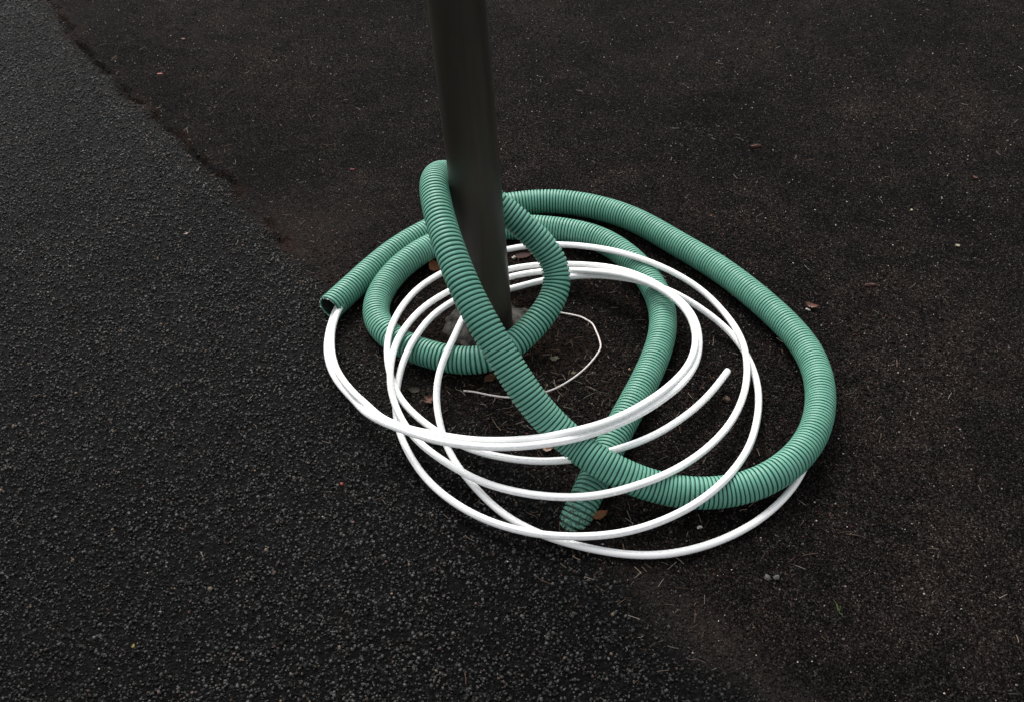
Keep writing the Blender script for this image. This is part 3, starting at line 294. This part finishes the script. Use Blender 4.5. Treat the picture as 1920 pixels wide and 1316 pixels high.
def build_ground():
    def axis(lo, hi, step):
        core = np.arange(lo, hi+1e-6, step); ext = step*np.cumsum(1.22**np.arange(1, 44))
        ext = ext[ext < 220]; return np.r_[lo-ext[::-1], core, hi+ext]
    xs = axis(-2.1, 2.1, .009); ys = axis(-1.15, 2.5, .009)
    X, Y = np.meshgrid(xs, ys); x = X.ravel(); y = Y.ravel()
    d, z, s, du, mo = zone_fields(x, y); h = height(x, y)
    fade = np.clip((np.maximum(np.abs(x), np.abs(y))-4)/4, 0, 1); h = h*(1-fade)
    nx, ny = len(xs), len(ys); i = np.arange(ny-1)[:, None]*nx; j = np.arange(nx-1)[None]
    F = np.stack([i+j, i+j+1, i+nx+j+1, i+nx+j], -1).reshape(-1, 4)
    V = [np.stack([x, y, h], 1)]; FT = []; col = [np.ones((len(x), 4))*.02]; zz = [z]; ss = [s]; dus = [du]; mos = [mo]; iss = [np.zeros(len(x))]
    off = len(x)
    def kd(x, y, r): return (seam_dist(x, y)+(fbm(x, y, 9, 3)-.5)*.07 < .000+.022*r.standard_normal(len(x))) & (r.random(len(x)) < .93)
    def kb(x, y, r): 
        dd = seam_dist(x, y)+(fbm(x, y, 9, 3)-.5)*.07
        return (dd > .004+.012*r.standard_normal(len(x))) & (r.random(len(x)) < np.clip((fbm(x, y, 3.2, 50)-.34)*2.6, .05, .9))
    def kc(x, y, r):
        dd = seam_dist(x, y)+(fbm(x, y, 9, 3)-.5)*.07; q = np.hypot((x-.12)/.75, (y+.08)/.62)
        return (dd > -.01) & (np.hypot(x-BASE[0], y-BASE[1]) > .115) & (r.random(len(x)) < np.clip(1.6-1.3*q, 0, .8)*(.3+fbm(x, y, 8, 55)))
    for args in ((150000, -.9, 1.1, -1.0, .85, kc, .0040, .0085, .72, coil_col, 8),
                 (330000, -2.7, .75, -1.3, 2.9, kd, .0042, .0100, .78, dark_col, 5),
                 (210000, -1.7, 2.15, -1.15, 2.3, kb, .0030, .0075, .62, brown_col, 6)):
        v, f, c, sx, sy = stones(*args); V.append(v); FT.append(f+off); off += len(v); col.append(c)
        zr = zone_fields(sx, sy); zz.append(np.repeat(zr[1], 12)); ss.append(np.zeros(len(v))); dus.append(np.repeat(zr[3], 12)); mos.append(np.repeat(zr[4], 12)); iss.append(np.ones(len(v)))
        print('stones', len(sx))
    o = mesh_obj('asphalt_ground', np.concatenate(V), [F]+FT, M_ASPH, None, True,
        {'zone': ('FLOAT', np.concatenate(zz)), 'soil': ('FLOAT', np.concatenate(ss)), 'dust': ('FLOAT', np.concatenate(dus)), 'moss': ('FLOAT', np.concatenate(mos)), 'isstone': ('FLOAT', np.concatenate(iss)),
         'stone': ('FLOAT_COLOR', np.concatenate(col))}, flat_from=len(F))
    tag(o, kind='structure')
build_ground()
def gz(x, y): return float(height(np.array([x]), np.array([y]))[0])

# ------------------------------------------------------------ post with its concrete footing
def build_post():
    root = bpy.data.objects.new('steel_post', None); C.objects.link(root); root.location = (BASE[0], BASE[1], 0)
    tag(root, 'dark painted round steel post standing in the middle of the hose coils', 'post')
    zs = np.array([-.05, .0, .02, .05, .1, .2, .4, .6, .9, 1.3, 1.8, 2.4, 3.0]); seg = 96
    P0 = np.stack([0*zs, 0*zs, zs], 1); N = np.tile([1., 0, 0], (len(zs), 1)); B = np.tile([0, 1., 0], (len(zs), 1))
    V, F, a = tube_grid(P0, N, B, np.full(len(zs), .0540), seg)
    mesh_obj('shaft', V, [F], M_POST, root).rotation_euler = (0, -.011, 0)
    # domed cap on top
    ph = np.linspace(0, math.pi/2, 8); P1 = np.stack([0*ph, 0*ph, 3.012+.022*np.sin(ph)], 1)
    rad = np.maximum(.0565*np.cos(ph), .0002); P1 = np.vstack([[0, 0, 2.985], P1]); rad = np.r_[.0565, rad]
    V, F, a = tube_grid(P1, np.tile([1., 0, 0], (9, 1)), np.tile([0, 1., 0], (9, 1)), rad, 64)
    mesh_obj('cap', V, [F], M_POST, root).rotation_euler = (0, -.011, 0)
    # footing: low lump of concrete smeared round the foot
    r = np.linspace(.050, .150, 26); a = np.linspace(0, 2*math.pi, 120, endpoint=False)
    R, A = np.meshgrid(r, a, indexing='ij'); edge = .100+.050*(fbm(np.cos(A)*1.5+9, np.sin(A)*1.5+9, 1.3, 77)-.5)*2+.012*np.cos(A*2+1.6)
    t = R/edge; hh = .0085*np.clip(1-t**3, -1, 1)+(fbm(R*np.cos(A)+5, R*np.sin(A)+5, 60, 31)-.5)*.004
    hh = np.where(t > 1.0, hh-.01*(t-1)*4, hh)-.0005
    V = np.stack([R*np.cos(A), R*np.sin(A), hh], -1).reshape(-1, 3); m, k = R.shape
    i = np.arange(m-1)[:, None]*k; j = np.arange(k)[None]; j2 = (j+1) % k
    F = np.stack([i+j, i+k+j, i+k+j2, i+j2], -1).reshape(-1, 4)
    o = mesh_obj('concrete_footing', V, [F], M_CONC, root); o['label'] = 'rough pale grey concrete round the foot of the post'
build_post()

# ------------------------------------------------------------ green corrugated duct
def build_duct():
    X, s = spline(DUCT, .004); Lg = s[-1]; T, N, B = frames(X)
    R = .0313; dep = .0034
    PS = [0, .3, .8, 1.28, 1.7, 2.1, 2.35, 2.6, 2.95, 3.3, 3.6, 3.85, 4.1, 4.45, 4.8, 5.3, 5.6, 6.0]
    PV = [8.6, 8.5, 8.2, 7.6, 8.3, 8.4, 8.3, 9.2, 10.0, 9.8, 9.6, 9.0, 8.6, 7.9, 8.2, 8.4, 8.6, 9.6]
    # position of the wide smooth band with embossed lettering
    bi = int(np.argmin(np.hypot(X[:, 0]-BAND[0], X[:, 1]-BAND[1])+(X[:, 2] > .06)*9+(s < 3)*9+(s > 4.6)*9)); bs = s[bi]
    q = []; rad = []; flo = []; done = False
    k = 0; pos = .0
    while pos < Lg-.011:
        p = float(np.interp(pos, PS, PV))*.001*(1.0+.045*math.sin(k*.71)+.035*math.sin(k*2.3)); wide = pos > bs-.004 and not done; done = done or wide
        cr = .0058
        if wide: p += .0042; cr = .0106; bs = pos+.003
        g = p-cr
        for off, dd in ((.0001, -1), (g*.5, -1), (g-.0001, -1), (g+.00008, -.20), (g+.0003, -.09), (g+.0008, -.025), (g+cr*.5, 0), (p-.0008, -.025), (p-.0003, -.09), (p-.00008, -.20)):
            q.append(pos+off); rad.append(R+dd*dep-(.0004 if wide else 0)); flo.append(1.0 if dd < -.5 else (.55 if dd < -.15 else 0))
        pos += p; k += 1
    q = np.array(q); rad = np.array(rad)
    P0 = at_s(X, s, q); Nq = at_s(N, s, q); Bq = at_s(B, s, q)
    Tq = at_s(T, s, q); Nq -= Tq*(Nq*Tq).sum(1)[:, None]; Nq /= np.linalg.norm(Nq, axis=1)[:, None]; Bq = np.cross(Tq, Nq)
    seg = 36; V, F, a = tube_grid(P0, Nq, Bq, rad, seg)
    dirt = np.repeat(np.clip((q-(Lg-.17))/.12, 0, 1), seg)
    FT = [F]
    # cut mouth: rim, then the smooth inner wall
    qi = np.r_[0, 0, .001, .003, np.linspace(.007, .35, 23)]; ri = np.r_[R-dep-.0001, np.full(26, .0274)]
    Pi = at_s(X, s, qi); Pi[0] = P0[0]-Tq[0]*.0006; Ni = np.tile(Nq[0], (27, 1)); Bi = np.tile(Bq[0], (27, 1))
    Pi[1] = P0[0]-Tq[0]*.0006
    rr = np.tile(ri[:, None], (1, seg)); aa = np.linspace(0, 2*math.pi, seg, endpoint=False)
    rr[0] = R-dep
    Vi, Fi, _ = tube_grid(Pi, Ni, Bi, rr, seg)
    # ragged saw-cut edge: push the first rings about a little
    jag = (np.random.default_rng(3).random(seg)-.5)*.0022
    for ring in (0, 1): Vi[ring*seg:(ring+1)*seg] += Tq[0][None]*jag[:, None]
    V[:seg] = Vi[:seg]
    Vall = np.vstack([V, Vi]); Fi = Fi[:, ::-1].copy()
    root = bpy.data.objects.new('cable_duct', None); C.objects.link(root); root.location = (0, 0, 0)
    tag(root, 'long green corrugated plastic duct looped round the steel post', 'pipe')
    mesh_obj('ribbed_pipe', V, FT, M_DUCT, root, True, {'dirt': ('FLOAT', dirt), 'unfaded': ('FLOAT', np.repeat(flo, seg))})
    Mi, n, b, L = mat('duct_inner_wall'); b.inputs['Base Color'].default_value = (.006, .010, .009, 1); b.inputs['Roughness'].default_value = .6  # near-black base colour paints in the shade deep inside the mouth
    o = mesh_obj('open_end', Vi, [Fi], M_DUCT, root); o.data.materials.append(Mi)
    mi = np.zeros(len(Fi), np.int32); mi[seg*3:] = 1; o.data.polygons.foreach_set('material_index', mi); o['label'] = 'cut open mouth of the duct showing its smooth inner wall'
    # burrs of torn plastic on the cut rim
    bv = []; bf = []; r = random.Random(5)
    for t in range(26):
        a = r.uniform(-2.4, 1.2); ctr = P0[0]-Tq[0]*.001+(Nq[0]*math.cos(a)+Bq[0]*math.sin(a))*.0285
        for u in range(1):
            d1 = np.array([r.uniform(-1, 1) for _ in range(3)])*.0022; d2 = np.array([r.uniform(-1, 1) for _ in range(3)])*.0014; d3 = np.cross(d1, d2)*150
            b0 = len(bv); bv += [ctr-d1, ctr+d2, ctr+d1, ctr-d2, ctr+d3, ctr-d3]
            bf += [(b0+i, b0+j, b0+4) for i, j in ((0, 1), (1, 2), (2, 3), (3, 0))]+[(b0+j, b0+i, b0+5) for i, j in ((0, 1), (1, 2), (2, 3), (3, 0))]
    Mb, n, b, L = mat('torn_plastic'); b.inputs['Base Color'].default_value = (.42, .52, .46, 1)
    mesh_obj('cut_burrs', np.array(bv), [np.array(bf)], Mb, root, False)
    # embossed letters on the wide band: short raised strokes running round the pipe
    ri = int(np.argmin(np.abs(q-(bs+.0045)))); Pc, Tn, Nn, Bn = P0[ri], Tq[ri], Nq[ri], Bq[ri]
    upv = np.array([0, -.45, .89]); a0 = math.atan2(upv@Bn, upv@Nn)
    # stroke polylines in letter space (u along the pipe, v round it)
    strokes = []
    def word(v0, txt):
        v = v0
        for ch in txt:
            for line in {'l': [[(0, 0), (1, 0)]], 'u': [[(.6, 0), (.15, 0), (0, .25), (0, .5), (.6, .6)]], 'm': [[(0, 0), (.6, 0)], [(.5, .0), (.62, .25), (.5, .4), (0, .4)], [(.5, .4), (.62, .65), (.5, .8), (0, .8)]],
                          'e': [[(.3, 0), (.3, .6), (.55, .55), (.65, .3), (.5, .0), (.15, 0), (0, .3), (.08, .6)]], 'a': [[(.55, .05), (.62, .35), (.5, .6), (0, .6)], [(.35, .6), (.38, .1), (.1, 0), (.0, .3), (.1, .6)]]}[ch]:
                strokes.append([(a*.0042-.0018, (v+b_)*.0042) for a, b_ in line])
            v += {'l': .35, 'm': 1.1}.get(ch, .9)
        return v
    word(-.5, 'lumea'); strokes.append([(-.003, .0042*5.6), (.0018, .0042*5.6)])
    ev = []; ef = []
    for st in strokes:
        for (u0, v0), (u1, v1) in zip(st[:-1], st[1:]):
            du, dv = u1-u0, v1-v0; l = math.hypot(du, dv) or 1; nu, nv = -dv/l*.00035, du/l*.00035; b0 = len(ev)
            for (uu, vv) in ((u0+nu, v0+nv), (u1+nu, v1+nv), (u1-nu, v1-nv), (u0-nu, v0-nv)):
                for rr_ in (R-.0009, R+.0003):
                    an = a0+(vv-.008)/R; ev.append(Pc+Tn*uu+(Nn*math.cos(an)+Bn*math.sin(an))*rr_)
            for i in range(4): j = (i+1) % 4; ef.append((b0+2*i, b0+2*j, b0+2*j+1, b0+2*i+1))
            ef.append((b0+1, b0+3, b0+5, b0+7))
    Me, n, b, L = mat('embossed_green'); b.inputs['Base Color'].default_value = (.26, .50, .37, 1); b.inputs['Roughness'].default_value = .4
    mesh_obj('embossed_lettering', np.array(ev), [np.array(ef)], Me, root, False)
build_duct()

# ------------------------------------------------------------ white tubes
def build_tube(pts, name, label, seed, phase):
    X, s = spline(pts, .005); T, N, B = frames(X); r = .0074; seg = 40
    a = np.linspace(0, 2*math.pi, seg, endpoint=False); twist = phase+s*.35
    ang = a[None, :]+0*s[:, None]; rel = (ang-twist[:, None]) % (2*math.pi)
    rad = np.full((len(X), seg), r); line = np.zeros((len(X), seg))
    for k0 in (0.6, 1.15, 2.9, 4.4, 5.1):
        g = np.exp(-((rel-k0)/.13)**2); rad -= g*.00030; line = np.maximum(line, g)
    rnd_ = np.random.default_rng(seed); 
    V, F, _ = tube_grid(X, N, B, rad, seg)
    # rounded, cut ends
    Vs = [V]; off = len(V); caps = []; ln = [line.ravel()]
    for end, sgn in ((0, -1), (len(X)-1, 1)):
        base = np.arange(seg)+end*seg; rings = [base]
        for dz, rr in ((.0010, .93), (.0014, .70), (.0005, .62), (-.006, .60)):
            ring = X[end]+T[end]*sgn*dz+(V[base]-X[end])*rr; Vs.append(ring); rings.append(np.arange(seg)+off); off += seg; ln.append(np.zeros(seg))
        j = np.arange(seg); j2 = (j+1) % seg
        for p, q in zip(rings[:-1], rings[1:]):
            f = np.stack([p[j], q[j], q[j2], p[j2]], -1); caps.append(f if sgn > 0 else f[:, ::-1])
        Vs.append(X[end][None]-T[end][None]*sgn*.006); ln.append(np.zeros(1)); c = off; off += 1
        q = rings[-1]; f = np.stack([q[j], q[j2], np.full(seg, c)], -1); caps.append(f[:, [0, 2, 1]] if sgn < 0 else f)
    quads = [F]+[c for c in caps if c.shape[1] == 4]; tris = [c for c in caps if c.shape[1] == 3]
    o = mesh_obj(name, np.concatenate(Vs), quads+tris, M_TUBE, None, True, {'line': ('FLOAT', np.concatenate(ln))})
    tag(o, label, 'tube', 'white plastic tubes coiled over the green duct')
build_tube(TUBE_A, 'plastic_tube', 'white plastic tube whose free cut end lies inside the coil on the right', 1, 2.0)
build_tube(TUBE_B, 'plastic_tube', 'white plastic tube forming the lowest outermost loop and ending under the green duct', 2, 3.2)

# ------------------------------------------------------------ thin wire on the asphalt
def build_wire():
    pts = [(x, y, gz(x/1000, y/1000)*1000+4.4+4.0*math.exp(-((i-9)/4.0)**2)) for i, (x, y) in enumerate(WIRE)]
    X, s = spline(pts, .004); T, N, B = frames(X)
    V, F, _ = tube_grid(X, N, B, np.full(len(X), .0020), 12)
    j = np.arange(12); e0 = len(V); V = np.vstack([V, X[:1], X[-1:]])
    Fc = np.concatenate([np.stack([j, (j+1) % 12, np.full(12, e0)], -1), np.stack([(j+1) % 12+e0-12, j+e0-12, np.full(12, e0+1)], -1)])
    o = mesh_obj('thin_wire', V, [F, Fc], M_WIRE)
    tag(o, 'thin kinked pinkish white wire lying on the asphalt inside the coils', 'wire')
build_wire()

# ------------------------------------------------------------ litter: single leaves, bark, pebbles
def leaf(name, label, cat, x, y, L, W, rot, col, curl=.3, z=.004, seed=0, lobes=0, tilt=0.0, group=None, stalk=0.0):
    """a dry leaf: curved blade with a midrib, real thickness, ragged outline"""
    r = random.Random(seed); n = 17; m = 7; V = []; tint = []
    for side in (0, 1):
        for i in range(n):
            t = i/(n-1); wd = W*.5*(math.sin(math.pi*t**.8)**.8+.02)*(1+.10*math.sin(i*2.1+seed))
            if lobes: wd *= 1+.35*math.sin(t*math.pi*2*lobes)
            for j in range(m):
                v = -1+2*j/(m-1); px = (t-.5)*L; py = v*wd
                pz = curl*W*(v*v)*.5+curl*L*.25*(2*t-1)**2+.0008*math.sin(px*700+py*500)+.0006*abs(v) - side*.0006
                V.append((px, py, pz)); f = .8+.35*math.sin(i*1.7+j*2.3+seed)*.5+(.25 if j == m//2 else 0); tint.append([c*f for c in col]+[1])
    F = []; o2 = n*m
    for i in range(n-1):
        for j in range(m-1):
            a = i*m+j; F.append((a, a+m, a+m+1, a+1)); F.append((o2+a, o2+a+1, o2+a+m+1, o2+a+m))
    for i in range(n-1):
        for j in (0, m-1):
            a = i*m+j; f = (a, o2+a, o2+a+m, a+m); F.append(f if j else f[::-1])
    for j in range(m-1):
        F.append((j, j+1, o2+j+1, o2+j)); a = (n-1)*m+j; F.append((a, o2+a, o2+a+1, a+1))
    V = np.array(V); V[:, 2] -= V[:, 2].min()
    o = mesh_obj(name, V, [np.array(F)], M_BIT, None, True, {'tint': ('FLOAT_COLOR', np.array(tint))})
    o.location = (x, y, gz(x, y)+z*.5); o.rotation_euler = (tilt, 0, rot); tag(o, label, cat, group)
    if stalk:
        P0 = np.array([(-L*.5-stalk*t, .0015*math.sin(t*3), .0015+.002*t) for t in np.linspace(0, 1, 7)])
        T, N, B = frames(P0); Vs, Fs, _ = tube_grid(P0, N, B, np.full(7, .0006), 6)
        mesh_obj('stalk', Vs, [Fs], M_BIT, o, True, {'tint': ('FLOAT_COLOR', np.tile([c*.7 for c in col]+[1], (len(Vs), 1)))})
    return o
def lump(name, label, cat, x, y, size, rot, col, seed=0, group=None, rough=.18, sink=.25):
    """a faceted pebble, bark fragment or crumb"""
    bm = bmesh.new(); bmesh.ops.create_icosphere(bm, subdivisions=3, radius=1)
    for v in bm.verts:
        k = 1+rough*noise.noise(v.co*1.6+Vector((seed*3.1, 0, 0)))*2+rough*.5*noise.noise(v.co*5+Vector((seed, 4, 0)))
        v.co = Vector((v.co.x*size[0]*.5*k, v.co.y*size[1]*.5*k, v.co.z*size[2]*.5*k))
    me = bpy.data.meshes.new(name); bm.to_mesh(me); bm.free()
    a = me.attributes.new('tint', 'FLOAT_COLOR', 'POINT'); dat = []
    for v in me.vertices:
        f = .85+.5*noise.noise(v.co*260+Vector((seed, 0, 0))); dat += [min(1, c*f) for c in col]+[1]
    a.data.foreach_set('color', dat); me.materials.append(M_BIT)
    for p in me.polygons: p.use_smooth = True
    o = bpy.data.objects.new(name, me); C.objects.link(o); o.location = (x, y, gz(x, y)+size[2]*(.5-sink)+.001); o.rotation_euler = (0, 0, rot)
    tag(o, label, cat, group); return o
leaf('dry_leaf', 'curled orange brown leaf tucked against the buried end of the duct', 'leaf', .146, -.486, .036, .020, .35, (.20, .085, .035), .5, seed=1)
leaf('dry_leaf', 'crumpled orange leaf wedged behind the leaning duct on its left side', 'leaf', -.176, .320, .050, .030, 2.0, (.26, .11, .055), .6, seed=2)
leaf('dry_leaf', 'pale pinkish leaf scrap half hidden below the bundled white tubes', 'leaf', .060, -.302, .024, .016, .2, (.42, .28, .21), .4, seed=3)
leaf('dry_leaf', 'small reddish brown lobed leaf between the white tubes left of the innermost one', 'leaf', -.186, -.140, .028, .024, 1.1, (.10, .045, .030), .3, seed=4, lobes=2)
leaf('dry_leaf', 'dull dark olive leaf just below the green duct near the thin wire', 'leaf', -.221, -.108, .034, .018, 2.7, (.030, .025, .016), .35, seed=5)
leaf('dry_leaf', 'flat dark red leaf on the ground right behind the post', 'leaf', .045, .350, .055, .022, .15, (.045, .017, .014), .15, seed=6)
leaf('dry_leaf', 'brown leaf under the duct just below the foot of the post', 'leaf', -.050, -.082, .036, .022, .6, (.085, .038, .016), .3, seed=7)
leaf('dry_leaf', 'white and rust torn leaf lying outside the coil on the right', 'leaf', .700, .078, .032, .015, -.55, (.24, .13, .10), .7, seed=8)
lump('leaf_crumb', 'bright white crumb on the edge of the torn rust leaf', 'crumb', .690, .073, (.013, .005, .004), -.7, (.55, .50, .47), 3)
lump('bark_piece', 'reddish brown bark stick lying alone at upper right', 'bark', .721, .776, (.034, .009, .008), .05, (.065, .022, .015), 1, rough=.25)
lump('bark_piece', 'dark reddish bark stick right of the coil', 'bark', .857, .144, (.033, .009, .007), -.08, (.050, .018, .012), 2, rough=.25)
lump('bark_piece', 'knobbly brown bark crumb just right of the free tube end', 'bark', .449, -.196, (.014, .018, .010), .3, (.085, .055, .038), 4, rough=.3)
lump('paper_scrap', 'small pink paper scrap at upper left beyond the seam', 'scrap', -1.087, 1.462, (.020, .007, .003), -.15, (.38, .13, .12), 5, rough=.08)
lump('paper_scrap', 'tiny red paper scrap on the brown asphalt left of the post', 'scrap', -.414, .806, (.013, .0045, .003), -.1, (.28, .07, .07), 6, rough=.08)
lump('red_pebble', 'tiny bright red pebble on the dark asphalt below the bundled tubes at left', 'pebble', -.360, -.361, (.0065, .0065, .005), 0, (.35, .07, .045), 7)
leaf('white_petal', 'single pale petal on the dark asphalt left of the coil', 'petal', -.834, .541, .016, .006, .5, (.42, .34, .28), .3, seed=9, group=None)
leaf('white_petal', 'curved pale petal at the top left near the seam', 'petal', -1.052, 1.700, .017, .006, -.3, (.38, .27, .23), .3, seed=10)
leaf('yellow_leaf', 'tiny yellow leaf on dark asphalt at lower left', 'leaf', -.706, -.705, .009, .005, 1.3, (.25, .20, .06), .3, seed=11)
lump('lichen_crumb', 'pale green lichen crumb right of the foot of the post', 'lichen', .093, -.032, (.018, .014, .006), .3, (.11, .105, .07), 8, rough=.3)
lump('lichen_crumb', 'smaller pale lichen crumb inside the thin wire loop', 'lichen', .132, -.082, (.009, .008, .004), .3, (.13, .12, .075), 9, rough=.3)
lump('white_pebble', 'round white pebble pair top stone behind the post between the tubes', 'pebble', .021, .346, (.010, .009, .008), .2, (.70, .62, .52), 10)
lump('white_pebble', 'white angular pebble below the duct at the bottom between two white tubes', 'pebble', .332, -.527, (.011, .007, .006), .2, (.45, .43, .40), 11)
lump('pale_pebble', 'orange pebble left of the inner hose inside the coil', 'pebble', .256, -.083, (.006, .006, .005), 0, (.30, .19, .11), 12)
lump('grey_pebble', 'grey triangular pebble at lower right, left one of a pair', 'pebble', .434, -.650, (.010, .011, .007), .4, (.085, .08, .075), 13, rough=.3)
lump('grey_pebble', 'grey triangular pebble at lower right, right one of a pair', 'pebble', .450, -.652, (.009, .010, .007), 1.2, (.085, .08, .075), 14, rough=.3)
lump('tan_pebble', 'tan pebble standing out of the dark asphalt at lower left', 'pebble', -0.588, -0.593, (.009, .008, .006), .4, (.09, .07, .05), 15)
leaf('orange_leaf', 'small upright orange leaf flake at the far right', 'leaf', 1.253, .552, .018, .007, 1.9, (.13, .06, .04), .4, seed=12)
lump('flower_bud', 'pale bud with a thin red stalk far right of the coil', 'bud', 1.045, .428, (.006, .006, .005), 0, (.42,.39,.24), 16)
leaf('pale_flake', 'round cream flake at the right edge above the bark stick', 'flake', 1.106, 0.269, .013, .010, .4, (.32, .29, .20), .2, seed=13)
def grass_sprig():
    root = bpy.data.objects.new('grass_sprig', None); C.objects.link(root); x, y = .541, -.733; root.location = (x, y, gz(x, y)+.002)
    tag(root, 'tiny green grass sprig on the asphalt at lower right', 'grass')
    for ang, ln, bd in ((1.5, .026, .5), (1.9, .016, -.6), (1.0, .013, .4), (-1.4, .014, .3)):
        t = np.linspace(0, 1, 8); a = ang+bd*t; P0 = np.stack([np.cumsum(np.cos(a))*ln/8, np.cumsum(np.sin(a))*ln/8, .0015+.004*np.sin(t*2.5)], 1)
        T, N, B = frames(P0); V, F, _ = tube_grid(P0, N, B, .0008*(1-.8*t), 5)
        mesh_obj('blade', V, [F], M_BIT, root, True, {'tint': ('FLOAT_COLOR', np.tile([.045, .075, .018, 1], (len(V), 1)))})
grass_sprig()


# ------------------------------------------------------------ countless small litter: needles and grit
def needles(n, seed):
    r = np.random.default_rng(seed); V = []; F = []; tint = []; placed = 0
    rs = random.Random(seed)
    while placed < n:
        if rs.random() < .52:
            th = rs.uniform(0, 2*math.pi); q = abs(rs.gauss(.7, .75)); x = .06+math.cos(th)*q*.36; y = -.14+math.sin(th)*q*.32
        elif rs.random() < .3:
            k = rs.randrange(4, len(SEAM)-5); x = SEAM[k][0]+rs.gauss(.03, .05); y = SEAM[k][1]+rs.gauss(0, .09)
        else: x = rs.uniform(-1.3, 1.8); y = rs.uniform(-1.0, 1.6)
        if math.hypot(x-BASE[0], y-BASE[1]) < .075: continue
        if seam_dist(np.array([x]), np.array([y]))[0] < -.12 and rs.random() < .8: continue
        L = rs.uniform(.008, .026); a = rs.uniform(0, 2*math.pi); bend = rs.gauss(0, .16); wd = rs.uniform(.00032, .0006)
        z = gz(x, y)+.0042; tz = rs.uniform(0, .25)
        c = rs.choice([(.34, .25, .18), (.22, .13, .08), (.45, .37, .30), (.14, .08, .05), (.28, .19, .12), (.50, .42, .36)]); f = rs.uniform(.2, .78)
        b0 = len(V)
        for i in range(4):
            t = i/3-.5; an = a+bend*t; px = x+math.cos(an)*t*L; py = y+math.sin(an)*t*L; pz = z+tz*L*(t+.5)
            nx, ny = -math.sin(an)*wd, math.cos(an)*wd
            V += [(px+nx, py+ny, pz), (px-nx, py-ny, pz), (px, py, pz+wd*1.4)]; tint += [[c[0]*f, c[1]*f, c[2]*f, 1]]*3
        for i in range(3):
            p = b0+3*i
            F += [(p, p+3, p+5, p+2), (p+2, p+5, p+4, p+1), (p+1, p+4, p+3, p)]
        placed += 1
    o = mesh_obj('pine_needles', np.array(V), [np.array(F)], M_BIT, None, False, {'tint': ('FLOAT_COLOR', np.array(tint))})
    tag(o, 'dry brown pine needles scattered over the asphalt round the coil', 'needles', kind='stuff')
needles(1050, 21)
def grit(n, seed):
    r = np.random.default_rng(seed); x = r.uniform(-1.7, 2.0, n); y = r.uniform(-1.05, 2.2, n)
    d = seam_dist(x, y); k = (r.random(n) < np.where(d > 0, .35+.9*(fbm(x, y, 2.4, 90)-.3), .07)); x = x[k]; y = y[k]; n = len(x)
    s = .0007+.0015*r.random(n)**3.5; base = np.array([(1, 0, 0), (-1, 0, 0), (0, 1, 0), (0, -1, 0), (0, 0, 1), (0, 0, -1)], float)
    V = base[None]*s[:, None, None]*r.uniform(.6, 1.3, (n, 6, 1)); a = r.uniform(0, 6.28, n)
    X = V[..., 0]*np.cos(a)[:, None]-V[..., 1]*np.sin(a)[:, None]+x[:, None]; Y = V[..., 0]*np.sin(a)[:, None]+V[..., 1]*np.cos(a)[:, None]+y[:, None]
    Z = V[..., 2]+height(x, y)[:, None]+.0022+s[:, None]*.5
    F = np.array([(0, 2, 4), (2, 1, 4), (1, 3, 4), (3, 0, 4), (2, 0, 5), (1, 2, 5), (3, 1, 5), (0, 3, 5)])
    F = (np.arange(n)[:, None, None]*6+F[None]).reshape(-1, 3)
    g = r.uniform(.10, .62, n)**1.3; c = np.stack([g, g*r.uniform(.8, .98, n), g*r.uniform(.68, .95, n), np.ones(n)], 1)
    o = mesh_obj('pale_grit', np.stack([X, Y, Z], -1).reshape(-1, 3), [F], M_BIT, None, False, {'tint': ('FLOAT_COLOR', np.repeat(c, 6, axis=0))})
    tag(o, 'pale specks of grit sprinkled over the brown asphalt', 'grit', kind='stuff')
grit(17000, 31)
